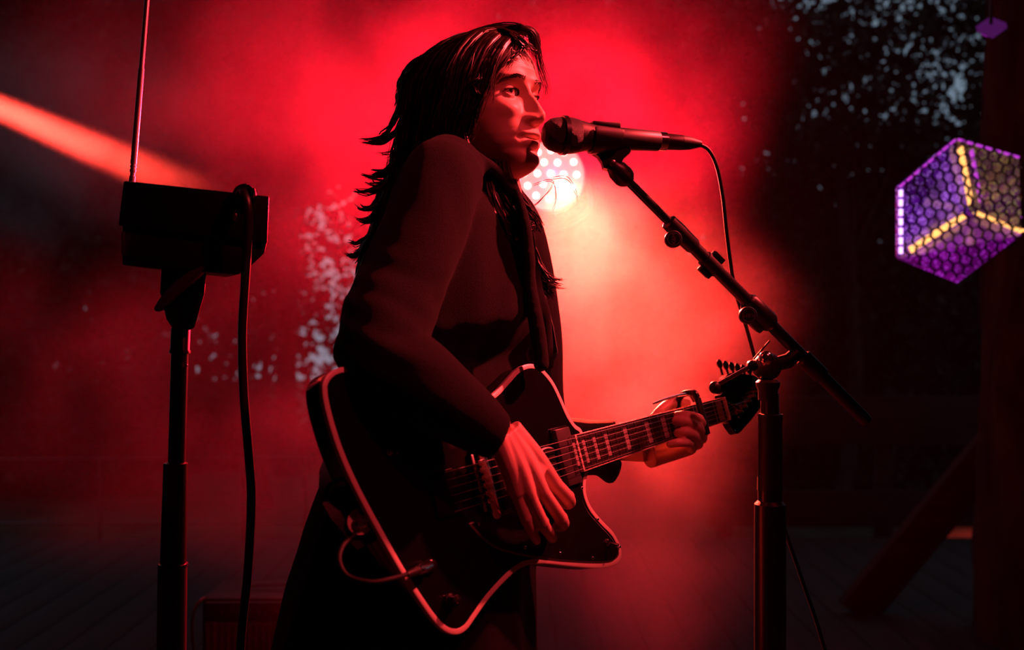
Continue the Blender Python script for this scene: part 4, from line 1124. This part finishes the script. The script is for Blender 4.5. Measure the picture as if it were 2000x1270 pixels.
body = MB(); body.add(head.v, head.f)
neck_base = P(945, 365, 1.66)
body.tube(spline([HP(-.022, 0, -.03), HP(-.018, 0, -.075), neck_base.lerp(HP(-.018, 0, -.075), 0.4), neck_base, neck_base + Vector((0, 0, -0.06))], 20), [.050 + 0.0007 * i for i in range(21)], 24)
def rings_mesh(secs, mod=None, n=64):
    """secs: (centre, half-width lateral, half-depth, facing angle in degrees)"""
    v, f = [], []
    for i, (c, a, b, al) in enumerate(secs):
        fx = Vector((math.cos(math.radians(al)), -math.sin(math.radians(al)), 0)); lx = Vector((-fx.y, fx.x, 0))
        for kk in range(n):
            t = 2 * math.pi * kk / n; r = 1 + (mod(i / (len(secs) - 1), t) if mod else 0)
            v.append(Vector(c) + fx * b * math.cos(t) * r + lx * a * math.sin(t) * r)
    for i in range(len(secs) - 1):
        for kk in range(n):
            k2 = (kk + 1) % n; f.append((i * n + kk, i * n + k2, (i + 1) * n + k2, (i + 1) * n + kk))
    f.append(tuple(range(n - 1, -1, -1))); f.append(tuple((len(secs) - 1) * n + kk for kk in range(n)))
    return v, f
def dense(secs, m):
    out = []
    keys = list(range(len(secs)))
    for i in range(m):
        t = i / (m - 1) * (len(secs) - 1)
        out.append((Vector((np.interp(t, keys, [s[0].x for s in secs]), np.interp(t, keys, [s[0].y for s in secs]), np.interp(t, keys, [s[0].z for s in secs]))),
                    *[float(np.interp(t, keys, [s[j] for s in secs])) for j in (1, 2, 3)]))
    return out
def shove(vs_, lim=-0.060):
    """keep the clothed body behind the guitar's back"""
    out = []
    for p in vs_:
        u, w = to_uv(p); h = (p - GA).dot(GN)
        if -0.47 < u < 0.06 and -0.22 < w < 0.20 and h > lim:
            e = min(1, min(u + 0.47, 0.06 - u, w + 0.22, 0.20 - w) / 0.05)
            p = p - GN * (h - lim) * e
        out.append(p)
    return out
torso = [(P(945, 355, 1.655), .055, .05, 25), (P(935, 385, 1.645), .11, .060, 28), (P(920, 420, 1.62), .14, .085, 30), (P(895, 520, 1.61), .135, .10, 34), (P(885, 660, 1.59), .12, .09, 40), (P(870, 850, 1.58), .14, .10, 42), (P(850, 960, 1.58), .15, .11, 42)]
v, f = rings_mesh(dense(torso, 30)); body.add(shove(v, -0.08), f)
SH_R, EL_R, WR_R = P(872, 340, 1.51), P(745, 695, 1.335), G(*Z5(310, 190), 0.052)
body.tube(spline([SH_R, SH_R.lerp(EL_R, .5), EL_R, EL_R.lerp(WR_R, .5), WR_R], 24), [.042, .044, .043, .042, .041, .040, .039, .038, .037, .036, .035, .035, .036, .037, .037, .036, .035, .033, .031, .029, .027, .025, .0235, .022, .021], 16)
SH_L, EL_L, WR_L = P(965, 400, 1.74), P(1040, 850, 1.84), G(*Z6(930, 570), -0.062)
body.tube(spline([SH_L, SH_L.lerp(EL_L, .5), EL_L, EL_L.lerp(WR_L, .5), WR_L], 24), [.042, .044, .043, .042, .041, .040, .039, .038, .037, .036, .035, .035, .036, .037, .037, .036, .035, .033, .031, .029, .027, .026, .025, .024, .023], 16)
# legs and feet
hipc = P(850, 960, 1.58)
lat = Vector((math.sin(math.radians(42)), math.cos(math.radians(42)), 0)); fwd = Vector((math.cos(math.radians(42)), -math.sin(math.radians(42)), 0))
for sg in (-1, 1):
    hp = hipc + lat * 0.085 * sg
    kn_ = Vector((hp.x, hp.y, 0.46)) + fwd * 0.05 + lat * 0.01 * sg; an = Vector((hp.x, hp.y, 0.075)) + lat * 0.015 * sg - fwd * 0.01
    body.tube(spline([hp, kn_, an], 20), [.085 - .0026 * i if i < 10 else .059 - .0022 * (i - 10) for i in range(21)], 16)
    body.tube(spline([an - fwd * 0.03 + Vector((0, 0, -.02)), an + fwd * 0.06 + Vector((0, 0, -.035)), an + fwd * 0.16 + Vector((0, 0, -.052))], 10), [.036, .038, .038, .036, .034, .033, .032, .030, .027, .022, .015], 14)

def finger(pts, r0, r1):
    s = spline(pts, 18); m = len(s)
    body.tube(s, [r0 + (r1 - r0) * (i / (m - 1)) * (1 if i < m - 2 else 1.15) for i in range(m)], 12)
    body.ball(s[-1], r1 * 0.98, 12, 8)
    for p, r in ((pts[1], r0 * 1.02), (pts[0], r0 * 1.06)): body.ball(p, r, 12, 8)
def Gz5(a, b, h): return G(*Z5(a, b), h)
def Gz6(a, b, h): return G(*Z6(a, b), h)
# picking hand: back of the hand to the camera, index folded onto the pick
wl_, wr_ = Gz5(285, 235, .050), Gz5(372, 150, .052)
mcp = [Gz5(705, 560, .052), Gz5(610, 615, .058), Gz5(515, 645, .055), Gz5(425, 645, .047)]
for i, m in enumerate(mcp):
    w = wr_.lerp(wl_, i / 3)
    body.tube(spline([w, w.lerp(m, .5) + GN * 0.003, m], 12), [.0165, .0162, .0158, .0154, .015, .0146, .0142, .0136, .013, .0124, .0118, .0112, .0105], 14)
body.tube([wr_.lerp(wl_, .5) - GN * .01, Gz5(540, 500, .042)], [.022, .026], 14)
finger([mcp[0], Gz5(800, 660, .044), Gz5(812, 705, .022), Gz5(745, 700, .008)], .0108, .0082)
finger([mcp[1], Gz5(752, 820, .046), Gz5(765, 868, .026), Gz5(725, 880, .008)], .0102, .0078)
finger([mcp[2], Gz5(612, 850, .046), Gz5(668, 935, .027), Gz5(688, 968, .012)], .0098, .0074)
finger([mcp[3], Gz5(487, 815, .042), Gz5(540, 930, .030), Gz5(570, 985, .019)], .0086, .0064)
finger([Gz5(480, 330, .040), Gz5(660, 520, .026), Gz5(735, 620, .014), Gz5(775, 690, .006)], .0125, .0092)
# fretting hand: fingertips on the strings, thumb over the back of the neck
wq = WR_L
mcp2 = [Gz6(1395, 425, -.034), Gz6(1378, 480, -.036), Gz6(1345, 530, -.036), Gz6(1295, 570, -.035)]
for i, m in enumerate(mcp2):
    w = wq + GV * (0.012 * (i - 1.5))
    body.tube(spline([w, w.lerp(m, .5) - GN * 0.006, m], 12), [.0165, .0162, .0158, .0154, .015, .0146, .0142, .0136, .013, .0124, .0118, .0112, .0105], 14)
finger([mcp2[0], Gz6(1352, 335, .020), Gz6(1262, 302, .024), Gz6(1182, 300, .010)], .0104, .0080)
finger([mcp2[1], Gz6(1345, 402, .020), Gz6(1252, 350, .026), Gz6(1168, 346, .010)], .0104, .0080)
finger([mcp2[2], Gz6(1312, 465, .016), Gz6(1250, 438, .024), Gz6(1183, 441, .010)], .0100, .0078)
finger([mcp2[3], Gz6(1272, 525, .010), Gz6(1200, 520, .020), Gz6(1122, 532, .010)], .0092, .0070)
finger([Gz6(985, 470, -.062), Gz6(1000, 330, -.050), Gz6(1125, 205, -.042), Gz6(1245, 205, -.038)], .0125, .0105)

co, faces = remesh(body, 0.0019, 2)
person = np_build('person', co, faces, SKIN)
tag(person, 'singer with long windblown dark hair and black coat playing the black guitar at the microphone', 'person')
PB = Vector((0, 0, 0))

# eyes, brows, lashes
def brow_x(l, u):
    c2 = max(0.0, 1 - (abs(l) / interp(u, WW)) ** (2 / .86)) ** (.86 / 2)
    return .012 + (interp(u, AF) - .012) * c2 + face_bump(l, u)
for sg in (-1, 1):
    ec = HP(EYC[0], EYC[1] * sg, EYC[2])
    look = (HF * 0.9 + HU * 0.10 - HL * 0.12).normalized()
    eye = MB().ball(ec, 0.0122 * HSC, 20, 14).build('eye', EYEM, person, flat_angle=180)
    MB().ball(ec + look * 0.0090, (0.0048, 0.0058, 0.0058), 16, 10, (look, HL, HU)).build('iris', IRIS, eye, flat_angle=180)
    br = MB()
    for i in range(110):
        t = R.random(); w = R.uniform(-1, 1)
        l = (.013 + .036 * t) * sg; u = .0200 + .0025 * math.sin(t * 2.2) - .0085 * t * t + w * .0030 * (1 - t * .6)
        x = interp(u, AF) * 1.0; base = HP(brow_x(l, u) - .0002, l, u)
        d_ = (HL * sg * 0.9 + HU * (0.35 - 0.5 * t) + HF * (-.25)).normalized()
        br.tube([base, base + d_ * 0.004, base + d_ * 0.008 - HF * .0008], [.0007, .0006, .0002], 4)
    br.build('eyebrow', HAIRM, person)
    la = MB()
    for i in range(26):
        t = i / 25; ang = -1.1 + 2.2 * t
        p = ec + ((HF * math.cos(ang) + HL * math.sin(ang)) * 0.0132 + HU * 0.0036 * math.cos(ang)) * HSC
        d_ = (p - ec).normalized() + HU * 0.25
        la.tube([p, p + d_ * .0025, p + d_ * .0038 + HU * .001], [.0006, .0005, .0002], 4)
    la.build('eyelashes', HAIRM, person)

# ------------------------------------------------------------------ coat
cm = MB()
coat = [(P(930, 352, 1.66), .068, .052, 24), (P(930, 366, 1.655), .110, .062, 26), (P(918, 392, 1.63), .150, .078, 28), (P(905, 430, 1.615), .168, .092, 30), (P(893, 480, 1.605), .168, .102, 32), (P(888, 560, 1.60), .165, .118, 36),
        (P(888, 640, 1.59), .165, .124, 40), (P(890, 720, 1.58), .165, .128, 42), (P(885, 800, 1.575), .170, .130, 42), (P(858, 900, 1.57), .180, .145, 42), (P(828, 1010, 1.565), .190, .155, 42), (P(806, 1120, 1.56), .198, .168, 42),
        (P(792, 1270, 1.555), .212, .182, 42), (P(785, 1500, 1.55), .228, .200, 42), (P(780, 1850, 1.55), .245, .222, 42)]
def pleat(t, a):
    k = max(0.0, min(1, (t - 0.12) / 0.3))
    return k * (0.020 * math.sin(7 * a + 1.5 * math.sin(3 * t)) + 0.014 * math.sin(13 * a + 4 * t) + 0.018 * max(0, math.cos(a * 1 + 0.2)) ** 8)
v, f = rings_mesh(dense(coat, 110), pleat, 120)
cm.add(shove(v), f)
rs = spline([P(885, 330, 1.535), P(858, 365, 1.495), P(822, 460, 1.45), P(775, 570, 1.40), P(748, 650, 1.36), P(752, 705, 1.335), P(810, 742, 1.330), P(888, 795, 1.340), P(950, 838, 1.352), P(976, 853, 1.358)], 54)
sr = [(0, .046), (.06, .058), (.16, .060), (.30, .062), (.42, .062), (.52, .063), (.60, .060), (.70, .055), (.80, .047), (.9, .037), (1, .032)]
cm.tube(rs, [interp(i / (len(rs) - 1), sr) for i in range(len(rs))], 28)
cm.ball(P(878, 334, 1.53), (.052, .062, .053), 24, 16)
cm.ball(P(962, 392, 1.735), (.055, .055, .050), 20, 14)
ls = spline([P(962, 392, 1.735), P(1000, 480, 1.76), P(1030, 650, 1.80), P(1040, 800, 1.82), P(1070, 868, 1.82), P(1130, 874, 1.80), P(1204, 872, 1.79)], 40)
lr = [(0, .05), (.1, .062), (.5, .060), (.7, .056), (.88, .050), (1, .046)]
cm.tube(ls, [interp(i / (len(ls) - 1), lr) for i in range(len(ls))], 24)
# hanging cuff corner under the neck
cm.tube([P(1185, 905, 1.785), P(1190, 930, 1.78), P(1193, 944, 1.78)], [.030, .018, .006], 14)
# collar roll and lapel edges
cm.tube(spline([P(905, 300, 1.60), P(935, 318, 1.565), P(975, 345, 1.555), P(1005, 395, 1.555)], 16), [.016, .018, .019, .019, .018, .018, .017, .017, .016, .016, .015, .014, .013, .012, .011, .010, .008], 12)
cm.tube(spline([P(1000, 350, 1.565), P(1022, 430, 1.545), P(1030, 500, 1.54), P(1034, 560, 1.535), P(1048, 640, 1.52), P(1058, 720, 1.51)], 24), [.016] * 10 + [.014] * 15, 10, squash=0.6)
cm.tube(spline([P(1030, 450, 1.60), P(1046, 560, 1.60), P(1062, 620, 1.60), P(1066, 720, 1.60)], 24), 0.012, 10)
cco, cfaces = remesh(cm, 0.0045, 4)
# cloth creases: push along vertex normals
tmp = bpy.data.meshes.new('t'); tmp.from_pydata(cco.tolist(), [], cfaces)
nn = np.empty(len(tmp.vertices) * 3, 'f'); tmp.vertices.foreach_get('normal', nn); nn = nn.reshape(-1, 3)
disp = np.zeros(len(cco))
for i, p in enumerate(cco):
    q_ = Vector((p[0] * 7, p[1] * 7, p[2] * 2.6)); e = (p[2] - 1.10) / 0.16
    disp[i] = 0.0060 * mnoise.noise(q_) + 0.0022 * mnoise.noise(Vector((p[0] * 22, p[1] * 22, p[2] * 9)))
    elb = math.exp(-((p[0] + .175) ** 2 + (p[1] - 1.34) ** 2 + (p[2] - 1.12) ** 2) / 0.012)
    disp[i] += elb * 0.008 * mnoise.noise(Vector((p[0] * 12, p[1] * 12, p[2] * 34 + p[0] * 14)))
cco = cco + nn * disp[:, None]
bpy.data.meshes.remove(tmp)
coat_o = np_build('coat', cco, cfaces, WOOL, person)
# shoulder seam
MB().tube(spline([P(868, 300, 1.525), P(900, 292, 1.52), P(925, 305, 1.52), P(935, 335, 1.52), P(930, 385, 1.52)], 20), 0.0022, 6).build('shoulder_seam', WOOL, coat_o)

# ------------------------------------------------------------------ hair
hair = MB()
hair.ball(HP(-.014, 0, .020), (.0945 * HSC, .0780 * HSC, .0945 * HSC), 40, 26, (HF, HL, HU))
def PP(l): return [P(*q) for q in l]
ga = PP([(1010, 70, 1.615), (990, 86, 1.570), (966, 126, 1.550), (948, 175, 1.545), (930, 220, 1.552), (915, 262, 1.565), (895, 305, 1.585), (868, 350, 1.605)])
gb = PP([(965, 57, 1.63), (918, 75, 1.575), (884, 130, 1.548), (868, 190, 1.545), (852, 250, 1.555), (835, 310, 1.575), (808, 385, 1.60), (775, 470, 1.615)])
gc = PP([(910, 70, 1.65), (852, 97, 1.61), (808, 150, 1.59), (797, 215, 1.59), (790, 290, 1.595), (768, 370, 1.605), (738, 450, 1.61), (706, 548, 1.61)])
gd = PP([(910, 72, 1.70), (852, 99, 1.705), (804, 152, 1.705), (792, 220, 1.70), (783, 300, 1.69), (762, 380, 1.68), (733, 460, 1.67), (704, 538, 1.66)])
ge = PP([(1000, 58, 1.69), (955, 60, 1.72), (905, 120, 1.745), (890, 190, 1.75), (880, 260, 1.74), (850, 330, 1.72), (810, 400, 1.70), (770, 470, 1.68)])
gt = PP([(1046, 72, 1.645), (1022, 57, 1.64), (975, 52, 1.645), (915, 68, 1.645), (858, 97, 1.65), (818, 140, 1.65), (795, 200, 1.65), (788, 290, 1.645)])
def strand(pts, r, seed, jit=0.006, wave=0.004, n=16, sides=4, tip=0.12):
    rr = random.Random(seed); s = spline(pts, n); m = len(s)
    ph = rr.uniform(0, 6.28); fr = rr.uniform(1.5, 3.5)
    o = Vector((rr.uniform(-1, 1), rr.uniform(-1, 1), rr.uniform(-1, 1)))
    wv = Vector((rr.uniform(-1, 1), rr.uniform(-1, 1), rr.uniform(-.6, .6)))
    out = [p + o * jit * (0.25 + 0.75 * i / m) + wv * wave * math.sin(ph + fr * 6.28 * i / m) * (i / m) for i, p in enumerate(s)]
    hair.tube(out, [r * min(1, 0.15 + i / (0.14 * m)) * (1 - (1 - tip) * (i / (m - 1)) ** 2.2) for i in range(m)], sides)
def blend(a, b, t): return [p.lerp(q_, t) for p, q_ in zip(a, b)]
def cut(pts, t):                                             # shorten a strand to a fraction of its length
    s = spline(pts, 28); k = max(4, int(len(s) * t)); return s[:k:3] + [s[k - 1]]
sd = 0
for (A, B, nth, nfi) in ((ga, gb, 110, 420), (gb, gc, 130, 420), (gc, gd, 120, 300), (gd, ge, 60, 40), (gt, gc, 90, 200), (gt, ge, 30, 20), (gt, gb, 90, 260)):
    for i in range(nth + nfi):
        sd += 1; rr = random.Random(sd * 7 + 1)
        g = blend(A, B, rr.random())
        if i < nth: strand(cut(g, rr.uniform(.8, 1)), rr.uniform(.003, .0065), sd, .007, .005, 18, 5)
        else: strand(cut(g, rr.uniform(.6, 1.0)), rr.uniform(.0005, .0015), sd, .013, .008, 18, 3)
# windblown tips on the back
tips = [((795, 175), (770, 235), (745, 268), (699, 272)), ((784, 250), (770, 262), (740, 278), (712, 279)), ((780, 290), (772, 320), (745, 345), (711, 341)), ((770, 330), (755, 352), (735, 356), (716, 352)), ((762, 350), (745, 368), (720, 378), (692, 372)),
        ((752, 370), (738, 396), (722, 408), (704, 404)), ((745, 390), (735, 415), (722, 425), (706, 426)), ((738, 420), (725, 452), (706, 472), (688, 474)), ((730, 450), (716, 474), (700, 492), (678, 495)), ((726, 470), (706, 505), (700, 530), (696, 552)),
        ((800, 170), (790, 250), (765, 300), (722, 296)), ((790, 230), (785, 310), (760, 362), (700, 356)), ((780, 290), (768, 370), (738, 420), (694, 440)), ((770, 340), (752, 420), (722, 470), (684, 512)), ((760, 380), (738, 450), (718, 510), (704, 560)), ((735, 480), (722, 520), (715, 550), (708, 575)), ((805, 140), (792, 160), (782, 185), (776, 205)), ((812, 130), (788, 150), (778, 176), (782, 202)), ((778, 300), (760, 330), (736, 336), (718, 331))]
for i, tp_ in enumerate(tips):
    for k_ in range(14):
        sd += 1; rr = random.Random(sd)
        z = rr.uniform(1.60, 1.68)
        ps = [P(x + (rr.uniform(-5, 5) if j_ < 3 else rr.uniform(-3, 12)), y + rr.uniform(-6, 6) * (1 if j_ else 2), z) for j_, (x, y) in enumerate(tp_)]
        ps = [P(tp_[0][0] + (14 if tp_[0][1] < 200 else 18), tp_[0][1] - (12 if tp_[0][1] < 200 else 40), z)] + ps
        strand(cut(ps, rr.uniform(.75, 1)), rr.uniform(.0016, .0036) if k_ < 6 else rr.uniform(.0004, .0011), sd, .003, .003, 16, 4, 0.05)
# heavier locks lifted by the wind
for i, tp_ in enumerate((((800, 150), (785, 235), (758, 268), (728, 279), (700, 272)), ((798, 210), (782, 290), (758, 330), (730, 346), (704, 338)), ((785, 270), (768, 345), (738, 368), (712, 374), (690, 370)), ((778, 310), (756, 380), (732, 405), (712, 410), (698, 402)),
                         ((768, 350), (742, 415), (722, 428), (706, 430), (694, 424)), ((758, 390), (732, 448), (712, 470), (696, 478), (680, 472)), ((752, 420), (722, 478), (702, 495), (688, 500), (672, 496)), ((745, 440), (716, 500), (706, 525), (700, 545), (700, 570)), ((750, 450), (728, 510), (718, 535), (712, 552), (706, 570)),
                         ((830, 105), (800, 135), (782, 170), (776, 190), (772, 206)))):
    for k_ in range(7):
        sd += 1; rr = random.Random(sd); z = rr.uniform(1.60, 1.66)
        strand([P(x + rr.uniform(-4, 4), y + rr.uniform(-5, 5), z) for x, y in tp_], (.0052, .0040, .0032, .0022, .0014, .0009, .0007)[k_], sd, .0025, .002, 20, 5, 0.03)
# fringe and the lock on the far side of the face
for (A, n_, r0, r1, j_) in ((PP([(1000, 62, 1.62), (1030, 55, 1.62), (1047, 70, 1.63), (1050, 100, 1.64), (1058, 140, 1.645), (1068, 172, 1.65), (1066, 196, 1.655)]), 18, .0003, .0011, .008),
                            (PP([(985, 58, 1.62), (1015, 54, 1.60), (1038, 64, 1.61), (1044, 88, 1.62), (1050, 112, 1.63)]), 34, .0006, .0022, .010),
                            (PP([(975, 58, 1.61), (1000, 66, 1.585), (1022, 84, 1.585), (1036, 98, 1.60)]), 34, .0006, .0022, .010),
                            (PP([(1005, 72, 1.61), (1000, 92, 1.578), (978, 120, 1.562), (962, 150, 1.558), (955, 195, 1.558)]), 22, .0008, .0024, .006),
                            (PP([(1008, 76, 1.605), (1018, 92, 1.59), (1000, 112, 1.575), (985, 135, 1.565)]), 14, .0006, .0018, .006),
                            (PP([(930, 130, 1.548), (938, 150, 1.538), (925, 162, 1.535), (913, 168, 1.537)]), 14, .0006, .0016, .006),
                            (PP([(918, 135, 1.548), (920, 158, 1.538), (935, 178, 1.536), (943, 185, 1.54)]), 10, .0005, .0014, .005),
                            (PP([(905, 240, 1.56), (912, 280, 1.555), (930, 320, 1.55), (948, 345, 1.552)]), 16, .0010, .0030, .006)):
    for i in range(n_):
        sd += 1; rr = random.Random(sd)
        strand(A, rr.uniform(r0, r1), sd, j_, .003, 16, 4, 0.08)
# hair falling in front of the chest
for (A, n_, r0, r1, j_) in ((PP([(985, 290, 1.66), (990, 340, 1.58), (1010, 385, 1.565), (1032, 415, 1.57), (1048, 440, 1.575), (1038, 452, 1.575)]), 60, .0006, .0030, .013),
                            (PP([(970, 300, 1.64), (965, 350, 1.57), (985, 400, 1.558), (1012, 435, 1.56), (1040, 438, 1.56)]), 60, .0006, .0030, .014),
                            (PP([(960, 310, 1.62), (955, 360, 1.555), (968, 410, 1.545), (985, 450, 1.55), (995, 480, 1.56)]), 50, .0006, .0026, .014),
                            (PP([(1010, 400, 1.63), (1032, 470, 1.63), (1050, 520, 1.63), (1070, 550, 1.63), (1100, 556, 1.63)]), 50, .0006, .0032, .011),
                            (PP([(1020, 420, 1.63), (1038, 490, 1.63), (1055, 540, 1.63), (1072, 565, 1.63), (1082, 585, 1.63)]), 22, .0008, .0035, .008)):
    for i in range(n_):
        sd += 1; rr = random.Random(sd)
        strand(cut(A, rr.uniform(.8, 1)), rr.uniform(r0, r1), sd, j_, .004, 16, 4, 0.06)
# loose single hairs across the lamp
for A in (((1010, 385), (1040, 400), (1068, 375), (1085, 348)), ((1040, 360), (1075, 350), (1085, 372), (1080, 410)), ((1075, 348), (1105, 345), (1122, 365), (1130, 395)), ((925, 330), (905, 260), (880, 225), (862, 208))):
    for k_ in range(2):
        sd += 1; strand([P(x, y + 3 * k_, 1.62) for x, y in A], .0006, sd, .002, .002, 20, 4, 0.3)
hair.build('hair', HAIRM, person, flat_angle=180, recalc=False)
